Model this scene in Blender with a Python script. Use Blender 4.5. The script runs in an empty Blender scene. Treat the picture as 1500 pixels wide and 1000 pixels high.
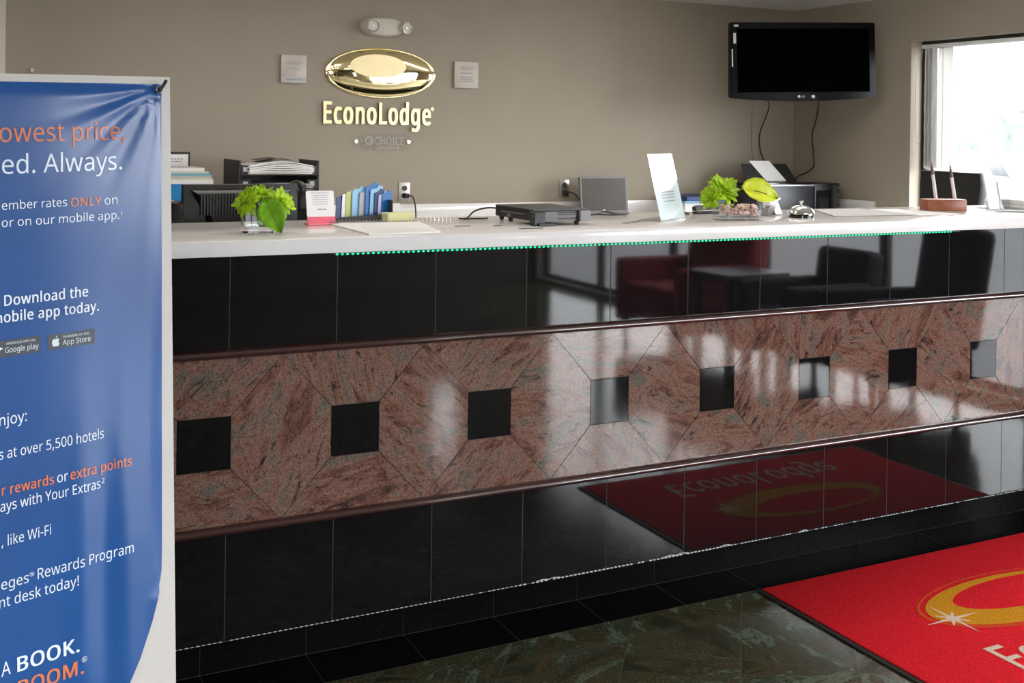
import bpy, bmesh, math, random
from mathutils import Vector, Matrix, noise as mnoise
random.seed(7)
sc = bpy.context.scene
C = sc.collection
PI = math.pi

# ------------------------------------------------------------------ camera
TH, ROLL, FPX, CY, CAMH = .466, .0141, 1631.14, 197.71, 1.4868
right = Vector((math.cos(TH), -math.sin(TH), 0)); fwd = Vector((math.sin(TH), math.cos(TH), 0)); up = Vector((0, 0, 1))
cx_ = right * math.cos(ROLL) + up * math.sin(ROLL)
cy_ = up * math.cos(ROLL) - right * math.sin(ROLL)
cam = bpy.data.cameras.new('camera'); camo = bpy.data.objects.new('camera', cam); C.objects.link(camo)
cam.sensor_width = 36; cam.lens = FPX / 1500 * 36
cam.shift_y = -(500 - CY) / 1500
cam.clip_start = .05; cam.clip_end = 300
m = Matrix.Identity(4)
for i in range(3):
    m[i][0] = cx_[i]; m[i][1] = cy_[i]; m[i][2] = -fwd[i]
m[2][3] = CAMH
camo.matrix_world = m
sc.camera = camo

# ------------------------------------------------------------------ sky, exposure
w = bpy.data.worlds.new('sky'); sc.world = w; w.use_nodes = True
bg = w.node_tree.nodes['Background']
bg.inputs['Color'].default_value = (.93, .97, 1.0, 1); bg.inputs['Strength'].default_value = 21.5
sc.view_settings.view_transform = 'Standard'; sc.view_settings.look = 'None'
sc.view_settings.exposure = 0.0; sc.view_settings.gamma = 1.0

def portal(name, loc, size, rot):
    l = bpy.data.lights.new(name, 'AREA'); l.shape = 'RECTANGLE'; l.size, l.size_y = size
    l.cycles.is_portal = True
    o = bpy.data.objects.new(name, l); C.objects.link(o); o.location = loc; o.rotation_euler = rot
# daylight enters through the window openings (sky portals)
portal('lobby_window_daylight', (5.60, -1.10, 1.07), (5.9, 2.1), (PI/2, 0, PI/2))
portal('office_window_daylight', (5.60, 4.36, 1.52), (1.54, 1.2), (PI/2, 0, PI/2))
portal('front_window_daylight', (-1.1, -4.32, 1.365), (2.4, 1.63), (PI/2, 0, 0))
portal('side_window_daylight', (4.42, -4.32, 1.4), (.36, .80), (PI/2, 0, 0))

# ------------------------------------------------------------------ materials
def nd(nt, t, **kw):
    n = nt.nodes.new(t)
    for k, v in kw.items(): setattr(n, k, v)
    return n
def mat(name, col, rough=.5, metal=0, spec=.5, var=.06, vscale=12, bump=0, bscale=80, coat=0, sheen=0, emit=None, estr=0, trans=0, ior=1.5):
    M = bpy.data.materials.new(name); M.use_nodes = True; nt = M.node_tree; b = nt.nodes['Principled BSDF']
    b.inputs['Roughness'].default_value = rough; b.inputs['Metallic'].default_value = metal
    b.inputs['Specular IOR Level'].default_value = spec; b.inputs['IOR'].default_value = ior
    b.inputs['Coat Weight'].default_value = coat; b.inputs['Transmission Weight'].default_value = trans
    if sheen: b.inputs['Sheen Weight'].default_value = sheen
    if emit: b.inputs['Emission Color'].default_value = (*emit, 1); b.inputs['Emission Strength'].default_value = estr
    tc = nd(nt, 'ShaderNodeTexCoord'); no = nd(nt, 'ShaderNodeTexNoise'); no.inputs['Scale'].default_value = vscale
    no.inputs['Detail'].default_value = 3
    nt.links.new(tc.outputs['Object'], no.inputs['Vector'])
    r = nd(nt, 'ShaderNodeValToRGB')
    r.color_ramp.elements[0].position = .3; r.color_ramp.elements[1].position = .7
    r.color_ramp.elements[0].color = (*[c * (1 - var) for c in col], 1); r.color_ramp.elements[1].color = (*[min(1, c * (1 + var)) for c in col], 1)
    nt.links.new(no.outputs['Fac'], r.inputs['Fac']); nt.links.new(r.outputs['Color'], b.inputs['Base Color'])
    if bump:
        n2 = nd(nt, 'ShaderNodeTexNoise'); n2.inputs['Scale'].default_value = bscale; n2.inputs['Detail'].default_value = 4
        nt.links.new(tc.outputs['Object'], n2.inputs['Vector'])
        bp = nd(nt, 'ShaderNodeBump'); bp.inputs['Strength'].default_value = bump; bp.inputs['Distance'].default_value = .01
        nt.links.new(n2.outputs['Fac'], bp.inputs['Height']); nt.links.new(bp.outputs['Normal'], b.inputs['Normal'])
    return M
def srgb(r, g, b):
    f = lambda c: c / 12.92 if c <= .04045 else ((c + .055) / 1.055) ** 2.4
    return (f(r / 255), f(g / 255), f(b / 255))
def glass_thin(name, tint=(1, 1, 1), k=.9, f0=.04):
    M = bpy.data.materials.new(name); M.use_nodes = True; nt = M.node_tree; nt.nodes.clear()
    o = nd(nt, 'ShaderNodeOutputMaterial'); mx = nd(nt, 'ShaderNodeMixShader'); t = nd(nt, 'ShaderNodeBsdfTransparent'); g = nd(nt, 'ShaderNodeBsdfGlossy')
    lw = nd(nt, 'ShaderNodeLayerWeight'); lw.inputs['Blend'].default_value = .5
    pw = nd(nt, 'ShaderNodeMath', operation='POWER'); pw.inputs[1].default_value = 5; nt.links.new(lw.outputs['Facing'], pw.inputs[0])
    fr = nd(nt, 'ShaderNodeMath', operation='MULTIPLY_ADD'); fr.inputs[1].default_value = k; fr.inputs[2].default_value = f0; nt.links.new(pw.outputs[0], fr.inputs[0])
    t.inputs['Color'].default_value = (*tint, 1); g.inputs['Roughness'].default_value = .01
    nt.links.new(fr.outputs[0], mx.inputs['Fac']); nt.links.new(t.outputs[0], mx.inputs[1]); nt.links.new(g.outputs[0], mx.inputs[2]); nt.links.new(mx.outputs[0], o.inputs['Surface'])
    return M

def stone(name, kind):
    M = bpy.data.materials.new(name); M.use_nodes = True; nt = M.node_tree; b = nt.nodes['Principled BSDF']
    L = nt.links.new
    tc = nd(nt, 'ShaderNodeTexCoord')
    def ramp(src, stops):
        r = nd(nt, 'ShaderNodeValToRGB'); e = r.color_ramp.elements
        while len(e) > 1: e.remove(e[-1])
        e[0].position = stops[0][0]; e[0].color = (*stops[0][1], 1)
        for p, c in stops[1:]:
            q = e.new(p); q.color = (*c, 1)
        L(src, r.inputs['Fac']); return r.outputs['Color']
    def mixc(f, a, c, bt='MIX'):
        n = nd(nt, 'ShaderNodeMix', data_type='RGBA', blend_type=bt)
        if isinstance(f, float): n.inputs[0].default_value = f
        else: L(f, n.inputs[0])
        for k, s in ((6, a), (7, c)):
            if isinstance(s, tuple): n.inputs[k].default_value = (*s, 1)
            else: L(s, n.inputs[k])
        return n.outputs[2]
    def noise(vec, scale, det=5, rough=.6, dist=0):
        n = nd(nt, 'ShaderNodeTexNoise'); L(vec, n.inputs['Vector'])
        n.inputs['Scale'].default_value = scale; n.inputs['Detail'].default_value = det; n.inputs['Roughness'].default_value = rough; n.inputs['Distortion'].default_value = dist
        return n.outputs['Fac']
    def rotated(vec, axis, ang_socket_or_val, scale, offs=None):
        v = nd(nt, 'ShaderNodeVectorRotate', rotation_type='AXIS_ANGLE'); v.inputs['Axis'].default_value = axis
        L(vec, v.inputs['Vector'])
        if isinstance(ang_socket_or_val, float): v.inputs['Angle'].default_value = ang_socket_or_val
        else: L(ang_socket_or_val, v.inputs['Angle'])
        s = nd(nt, 'ShaderNodeVectorMath', operation='MULTIPLY'); L(v.outputs[0], s.inputs[0]); s.inputs[1].default_value = scale
        if offs is None: return s.outputs[0]
        a = nd(nt, 'ShaderNodeVectorMath', operation='ADD'); L(s.outputs[0], a.inputs[0]); L(offs, a.inputs[1]); return a.outputs[0]
    def math_(op, a, c):
        n = nd(nt, 'ShaderNodeMath', operation=op)
        for k, s in ((0, a), (1, c)):
            if s is None: continue
            if isinstance(s, (int, float)): n.inputs[k].default_value = s
            else: L(s, n.inputs[k])
        return n.outputs[0]
    if kind == 'granite':
        at = nd(nt, 'ShaderNodeAttribute', attribute_name='rnd')
        ang = math_('MULTIPLY', at.outputs['Fac'], 3.1)
        off = nd(nt, 'ShaderNodeCombineXYZ'); o1 = math_('MULTIPLY', at.outputs['Fac'], 37.0); L(o1, off.inputs[0]); L(o1, off.inputs[2])
        v = rotated(tc.outputs['Object'], (0, 1, 0), ang, (1.0, 1, 3.2), off.outputs[0])
        n1 = noise(v, 3.0, 9, .70, 2.2)
        col = ramp(n1, [(.26, (.015, .010, .010)), (.37, (.060, .034, .028)), (.45, (.135, .062, .044)), (.52, (.165, .095, .074)), (.58, (.115, .082, .064)), (.65, (.085, .088, .074)), (.74, (.068, .080, .068)), (.86, (.20, .17, .15))])
        n2 = noise(v, 11, 9, .78, 1.0)
        col = mixc(ramp(n2, [(.37, (1, 1, 1)), (.455, (0, 0, 0))]), col, (.022, .014, .014))
        n3 = noise(tc.outputs['Object'], 190, 3, .7)
        col = mixc(1.0, col, ramp(n3, [(.3, (.45, .42, .42)), (.5, (1, 1, 1)), (.72, (1.5, 1.5, 1.5))]), 'MULTIPLY')
        b.inputs['Roughness'].default_value = .05; b.inputs['IOR'].default_value = 1.62
    elif kind == 'green':
        v = rotated(tc.outputs['Object'], (0, 0, 1), .675, (1/.325, 1/.325, 1))
        sx = nd(nt, 'ShaderNodeSeparateXYZ'); L(v, sx.inputs[0])
        fx = math_('FLOOR', sx.outputs[0], None); fy = math_('FLOOR', sx.outputs[1], None)
        cb = nd(nt, 'ShaderNodeCombineXYZ'); L(fx, cb.inputs[0]); L(fy, cb.inputs[1])
        wn = nd(nt, 'ShaderNodeTexWhiteNoise', noise_dimensions='3D'); L(cb.outputs[0], wn.inputs['Vector'])
        ang = math_('MULTIPLY', wn.outputs['Value'], 6.28)
        off = nd(nt, 'ShaderNodeVectorMath', operation='SCALE'); L(wn.outputs['Color'], off.inputs[0]); off.inputs['Scale'].default_value = 30
        v2 = rotated(tc.outputs['Object'], (0, 0, 1), ang, (2.0, 5.0, 1), off.outputs[0])
        n1 = noise(v2, 2.0, 11, .72, .9)
        col = ramp(n1, [(.25, (.006, .010, .006)), (.40, (.020, .026, .014)), (.48, (.060, .047, .022)), (.54, (.028, .040, .023)), (.60, (.11, .13, .088)), (.64, (.040, .055, .034)), (.85, (.022, .032, .022))])
        n3 = noise(tc.outputs['Object'], 120, 3, .7)
        col = mixc(1.0, col, ramp(n3, [(.3, (.5, .5, .5)), (.5, (1, 1, 1)), (.75, (1.5, 1.5, 1.5))]), 'MULTIPLY')
        g = None
        for s in (sx.outputs[0], sx.outputs[1]):
            fr = math_('FRACT', s, None); d = math_('ABSOLUTE', math_('SUBTRACT', fr, .5), None); j = math_('GREATER_THAN', d, .4935)
            g = j if g is None else math_('MAXIMUM', g, j)
        col = mixc(g, col, (.06, .057, .036))
        b.inputs['Roughness'].default_value = .13; b.inputs['IOR'].default_value = 1.42
    L(col, b.inputs['Base Color'])
    return M

WALL = mat('taupe_wall_paint', (.335, .290, .228), .75, var=.03, vscale=3, bump=.05, bscale=180)
WHITEPAINT = mat('white_ceiling_paint', (.78, .76, .73), .8, var=.03)
CREAM = mat('cream_trim_paint', (.60, .55, .47), .6, var=.03)
QUARTZ = mat('white_quartz', (.80, .775, .765), .13, var=.02, vscale=40)
BLACKSTONE = mat('polished_black_granite', (.0055, .005, .0055), .035, var=.3, vscale=60, ior=1.52)
GROUT = mat('grey_grout', (.036, .036, .034), .8)
DARKGROUT = mat('dark_grout', (.016, .014, .012), .8)
RAILSTONE = mat('maroon_granite_rail', (.036, .013, .012), .13, var=.4, vscale=120, ior=1.95)
GRANITE = stone('pink_brown_granite', 'granite')
GREEN = stone('green_marble_floor', 'green')
WHITEMELA = mat('white_laminate', (.72, .71, .69), .4)
BLACKPLASTIC = mat('black_plastic', (.012, .012, .013), .42, var=.1)
BLACKGLOSS = mat('glossy_black_plastic', (.006, .006, .007), .12)
DARKGREY = mat('dark_grey_plastic', (.045, .043, .045), .45, var=.1)
MIDGREY = mat('mid_grey_plastic', (.16, .15, .155), .45)
SCREENOFF = mat('switched_off_screen', (.0008, .0008, .001), .5, spec=0)
TVBLACK = mat('television_black_plastic', (.003, .003, .005), .18, spec=.14)
REFLECTSCREEN = mat('painted_reflection_screen', (.060, .048, .038), .35, var=.15, vscale=4, spec=.3)  # brown-grey of the reflected wall put into the screen's base colour
SILVER = mat('silver_plastic', (.42, .42, .44), .3, metal=.6)
CHROME = mat('chrome', (.8, .8, .8), .06, metal=1)
STEEL = mat('brushed_steel', (.45, .44, .42), .35, metal=1)
BRONZE = mat('dark_bronze_frame', (.022, .017, .014), .4)
GOLD = mat('polished_gold', (.93, .80, .46), .045, metal=1, var=.01)
GOLDSATIN = mat('satin_gold', (.80, .66, .38), .35, metal=.7, var=.03)
GOLDPALE = mat('pale_gold', (.66, .56, .33), .38, metal=.75, var=.02)
GOLDDARK = mat('etched_gold', (.20, .13, .04), .35, metal=.6)
PAPER = mat('white_paper', (.80, .79, .78), .8, var=.02)
PAPERCREAM = mat('cream_paper', (.74, .68, .52), .8, var=.03)
PAPERGREY = mat('grey_paper', (.50, .49, .49), .8, var=.03)
INK = mat('grey_ink', (.30, .30, .32), .8)
DARKINK = mat('dark_ink', (.08, .08, .09), .8)
YELLOW = mat('pale_yellow_paper', (.74, .72, .38), .8, var=.03)
BLUEF = mat('blue_folder', (.012, .13, .40), .45)
LBLUEF = mat('light_blue_folder', (.22, .45, .66), .45)
NAVYF = mat('navy_folder', (.008, .030, .14), .45)
LIMEF = mat('lime_folder', (.42, .48, .16), .5)
GREYF = mat('grey_folder', (.36, .37, .40), .5)
LAVF = mat('lavender_folder', (.50, .48, .68), .5)
CYANF = mat('cyan_card', (.10, .42, .60), .5)
PINK = mat('pink_acrylic', (.80, .17, .24), .2)
PETAL = mat('lime_green_petals', (.40, .62, .012), .55, var=.25, vscale=40)
LEAF = mat('green_leaf', (.17, .40, .010), .4, var=.2, vscale=60)
LEAFY = mat('yellow_green_leaf', (.57, .64, .010), .45, var=.1, vscale=30)
STEM = mat('green_stem', (.10, .22, .02), .5)
PEBBLE = mat('pink_pebbles', (.86, .56, .50), .25, var=.18, vscale=60)
GLASS = mat('clear_glass', (.96, .98, .98), .01, trans=1, var=.0, ior=1.45)
PANE = glass_thin('window_glass')
ACRYLIC = glass_thin('clear_acrylic', (.93, .95, .96), .9, .02)
MATTACRYLIC = glass_thin('matt_acrylic', (.97, .97, .97), .05, .001)
PLATELETTER = mat('light_grey_letters', (.46, .43, .40), .5)
WOOD = mat('reddish_wood', (.24, .065, .028), .35, var=.3, vscale=30)
WOODLT = mat('pale_wood_edge', (.62, .42, .32), .4, var=.1)
PENWHITE = mat('white_pen_plastic', (.66, .60, .60), .3)
PENBROWN = mat('brown_pen_tip', (.11, .07, .06), .4)
BANNERWHITE = mat('white_banner_vinyl', (.54, .51, .48), .45, var=.02)
BANNERBLUE = mat('blue_banner_print', (.018, .082, .275), .25, var=.08, vscale=5, spec=.5)
TEXTWHITE = mat('white_print', (.74, .84, .92), .3)
TEXTORANGE = mat('orange_print', (.70, .20, .09), .3)
BADGE = mat('dark_grey_print', (.055, .06, .075), .4)
REDPILE = mat('red_mat_pile', (.70, .014, .024), .95, spec=.1, var=.22, vscale=160, bump=.6, bscale=350)
MATGOLD = mat('gold_mat_pile', (.50, .22, .010), .95, spec=.1, var=.25, vscale=160)
MATORANGE = mat('orange_mat_pile', (.48, .07, .010), .95, spec=.1, var=.25, vscale=160)
MATCREAM = mat('cream_mat_pile', (.62, .46, .36), .95, spec=.1, var=.2, vscale=160)
RUBBER = mat('black_rubber', (.010, .011, .010), .6)
LED = mat('green_led', (.02, .45, .22), .3, emit=(.02, .9, .40), estr=1.3)
ROPE = mat('white_led_tube', (.55, .56, .56), .3)
ORGANIC = mat('black_leather', (.012, .0115, .010), .42, var=.2, vscale=60, bump=.1, bscale=200)
REDFAB = mat('red_upholstery', (.33, .012, .020), .75, var=.15, vscale=60)
BLACKFAB = mat('black_upholstery', (.012, .010, .013), .8, var=.15, vscale=60)
BLIND = mat('pale_blind_vinyl', (.80, .79, .77), .5, var=.04)
_nt = BLIND.node_tree; _tr = nd(_nt, 'ShaderNodeBsdfTranslucent'); _tr.inputs['Color'].default_value = (.70, .69, .67, 1); _mx = nd(_nt, 'ShaderNodeMixShader'); _mx.inputs['Fac'].default_value = .36
_ou = [q for q in _nt.nodes if q.type == 'OUTPUT_MATERIAL'][0]; _nt.links.new(_nt.nodes['Principled BSDF'].outputs[0], _mx.inputs[1]); _nt.links.new(_tr.outputs[0], _mx.inputs[2]); _nt.links.new(_mx.outputs[0], _ou.inputs['Surface'])
DIFFUSER = mat('lamp_diffuser', (.8, .78, .74), .5, emit=(1.0, .92, .84), estr=6.5)
DULLBLACK = mat('worn_black_floor_stone', (.004, .004, .004), .16, var=.3, vscale=60, spec=.25, ior=1.18)
FIXTURE = mat('off_white_plastic', (.62, .59, .52), .4)
LENS = mat('lamp_reflector', (.75, .74, .70), .12, metal=.7)
DARKWALL = mat('dark_brown_panelling', (.045, .034, .026), .6, var=.2, vscale=6)
PLAQUE = mat('beige_acrylic', (.52, .47, .41), .3)
BROWNPLAST = mat('brown_receptacle', (.045, .028, .018), .45)
CONCRETE = mat('grey_asphalt', (.15, .15, .155), .9, var=.1, vscale=.7)
CARGREY = mat('grey_car_paint', (.09, .10, .12), .3)
OUTGREY = mat('grey_canopy', (.16, .17, .19), .7)
HEDGE = mat('far_hedge', (.07, .085, .08), .9, var=.4, vscale=1.2)

# ------------------------------------------------------------------ mesh helpers
def NB(): return bmesh.new()
def setmi(faces, mi):
    for f in faces: f.material_index = mi
def box(bm, lo, hi, bev=0, seg=2, M=None, mi=0):
    t = bmesh.new()
    bmesh.ops.create_cube(t, size=1)
    for v in t.verts:
        v.co = Vector([lo[i] + (v.co[i] + .5) * (hi[i] - lo[i]) for i in range(3)])
    if bev: bmesh.ops.bevel(t, geom=t.edges[:], offset=bev, segments=seg, profile=.5, affect='EDGES')
    merge(bm, t, M, mi)
def merge(bm, t, M=None, mi=0):
    if M is not None: t.transform(M)
    t.verts.index_update(); vs = [bm.verts.new(v.co) for v in t.verts]
    for f in t.faces:
        try:
            g = bm.faces.new([vs[v.index] for v in f.verts]); g.material_index = mi if mi is not None else f.material_index
        except ValueError: pass
    t.free()
def frame_of(d):
    d = d.normalized(); a = Vector((0, 0, 1)) if abs(d.z) < .9 else Vector((1, 0, 0))
    x = d.cross(a).normalized(); y = d.cross(x); return x, y
def cyl(bm, p0, p1, r0, r1=None, seg=16, mi=0):
    p0 = Vector(p0); p1 = Vector(p1); r1 = r0 if r1 is None else r1
    x, y = frame_of(p1 - p0)
    A = []; B = []
    for k in range(seg):
        a = 2 * PI * k / seg; d = x * math.cos(a) + y * math.sin(a)
        A.append(bm.verts.new(p0 + d * r0)); B.append(bm.verts.new(p1 + d * r1))
    fs = [bm.faces.new((A[k], B[k], B[(k + 1) % seg], A[(k + 1) % seg])) for k in range(seg)]
    fs += [bm.faces.new(A), bm.faces.new(B[::-1])]
    setmi(fs, mi)
def smooth_pts(pts, n=6):
    P = [Vector(p) for p in pts]; Q = []
    for i in range(len(P) - 1):
        a = P[max(i - 1, 0)]; b = P[i]; c = P[i + 1]; d = P[min(i + 2, len(P) - 1)]
        for k in range(n):
            t = k / n
            Q.append(.5 * ((2 * b) + (c - a) * t + (2 * a - 5 * b + 4 * c - d) * t * t + (3 * b - a - 3 * c + d) * t ** 3))
    Q.append(P[-1]); return Q
def tube(bm, pts, r, seg=8, sm=True, mi=0, radii=None):
    P = smooth_pts(pts) if sm and len(pts) > 2 else [Vector(p) for p in pts]
    rings = []; x = None
    for i, p in enumerate(P):
        d = (P[min(i + 1, len(P) - 1)] - P[max(i - 1, 0)]).normalized()
        if x is None: x, y = frame_of(d)
        else:
            x = (x - d * x.dot(d)).normalized(); y = d.cross(x)
        rr = r if radii is None else radii[min(int(i / max(1, len(P) - 1) * (len(radii) - 1) + .5), len(radii) - 1)]
        rings.append([bm.verts.new(p + (x * math.cos(2 * PI * k / seg) + y * math.sin(2 * PI * k / seg)) * rr) for k in range(seg)])
    fs = []
    for a, b in zip(rings, rings[1:]):
        for k in range(seg): fs.append(bm.faces.new((a[k], a[(k + 1) % seg], b[(k + 1) % seg], b[k])))
    fs += [bm.faces.new(rings[0][::-1]), bm.faces.new(rings[-1])]
    setmi(fs, mi)
def lathe(bm, prof, c, seg=32, mi=0, M=None):
    t = bmesh.new(); rings = []
    for r, z in prof:
        if r < 1e-6: rings.append([t.verts.new((0, 0, z))])
        else: rings.append([t.verts.new((r * math.cos(2 * PI * k / seg), r * math.sin(2 * PI * k / seg), z)) for k in range(seg)])
    for a, b in zip(rings, rings[1:]):
        for k in range(seg):
            q = [a[k % len(a)], a[(k + 1) % len(a)], b[(k + 1) % len(b)], b[k % len(b)]]
            u = []
            for v in q:
                if v not in u: u.append(v)
            if len(u) > 2: t.faces.new(u)
    T = Matrix.Translation(Vector(c))
    merge(bm, t, T if M is None else T @ M, mi)
def prism(bm, poly, d0, d1, M, mi=0, mi_side=None):
    """poly in local XY extruded along local Z from d0 to d1, placed by M."""
    A = [bm.verts.new(M @ Vector((x, y, d0))) for x, y in poly]; B = [bm.verts.new(M @ Vector((x, y, d1))) for x, y in poly]
    n = len(poly)
    fs = [bm.faces.new(A[::-1]), bm.faces.new(B)]
    setmi(fs, mi)
    s = [bm.faces.new((A[k], A[(k + 1) % n], B[(k + 1) % n], B[k])) for k in range(n)]
    setmi(s, mi if mi_side is None else mi_side)
    return fs + s
def basis(o, u, v, n):
    M = Matrix.Identity(4)
    for i in range(3): M[i][0] = u[i]; M[i][1] = v[i]; M[i][2] = n[i]; M[i][3] = o[i]
    return M
def ell(cx, cy, a, b, n=48): return [(cx + a * math.cos(2 * PI * k / n), cy + b * math.sin(2 * PI * k / n)) for k in range(n)]
def rrect(x0, y0, x1, y1, r, n=5):
    P = []
    for cx, cy, a0 in ((x1 - r, y1 - r, 0), (x0 + r, y1 - r, PI / 2), (x0 + r, y0 + r, PI), (x1 - r, y0 + r, 1.5 * PI)):
        for k in range(n + 1):
            a = a0 + PI / 2 * k / n; P.append((cx + r * math.cos(a), cy + r * math.sin(a)))
    return P

ORG = {}
def tag(o, label=None, cat=None, group=None, kind=None):
    if label: o['label'] = label
    if cat: o['category'] = cat
    if group: o['group'] = group
    if kind: o['kind'] = kind
    return o
def thing(name, label, cat, loc=(0, 0, 0), group=None, kind=None):
    o = bpy.data.objects.new(name, None); C.objects.link(o); o.location = loc; o.empty_display_size = .05
    ORG[o.name] = Vector(loc); return tag(o, label, cat, group, kind)
def obj(name, bm, mats, parent=None, loc=None, smooth=True, ang=.6, recalc=True):
    """world-space bmesh -> ONE mesh object (origin at the parent thing's base, or at loc)."""
    if recalc: bmesh.ops.recalc_face_normals(bm, faces=bm.faces[:])
    me = bpy.data.meshes.new(name)
    if parent is not None: org = ORG[parent.name]
    elif loc is not None: org = Vector(loc)
    else:
        xs = [v.co for v in bm.verts]
        org = Vector((sum(v.x for v in xs) / len(xs), sum(v.y for v in xs) / len(xs), min(v.z for v in xs)))
    bm.transform(Matrix.Translation(-org)); bm.to_mesh(me); bm.free()
    for k in (mats if isinstance(mats, (list, tuple)) else [mats]): me.materials.append(k)
    if smooth:
        me.polygons.foreach_set('use_smooth', [True] * len(me.polygons)); me.set_sharp_from_angle(angle=ang)
    o = bpy.data.objects.new(name, me); C.objects.link(o)
    ORG[o.name] = org
    if parent is not None: o.parent = parent
    else: o.location = org
    return o
def struct(name, bm, mats, parent=None, **k):
    o = obj(name, bm, mats, parent, **k)
    if parent is None: o['kind'] = 'structure'
    return o
def copy_tree(r, loc, rotz, label, group=None):
    n = r.copy(); C.objects.link(n); n.location = loc; n.rotation_euler = (0, 0, rotz); n['label'] = label
    if group: n['group'] = group
    for ch in list(r.children):
        c = ch.copy(); C.objects.link(c); c.parent = n
        for g in ch.children:
            d = g.copy(); C.objects.link(d); d.parent = c
    return n

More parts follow.
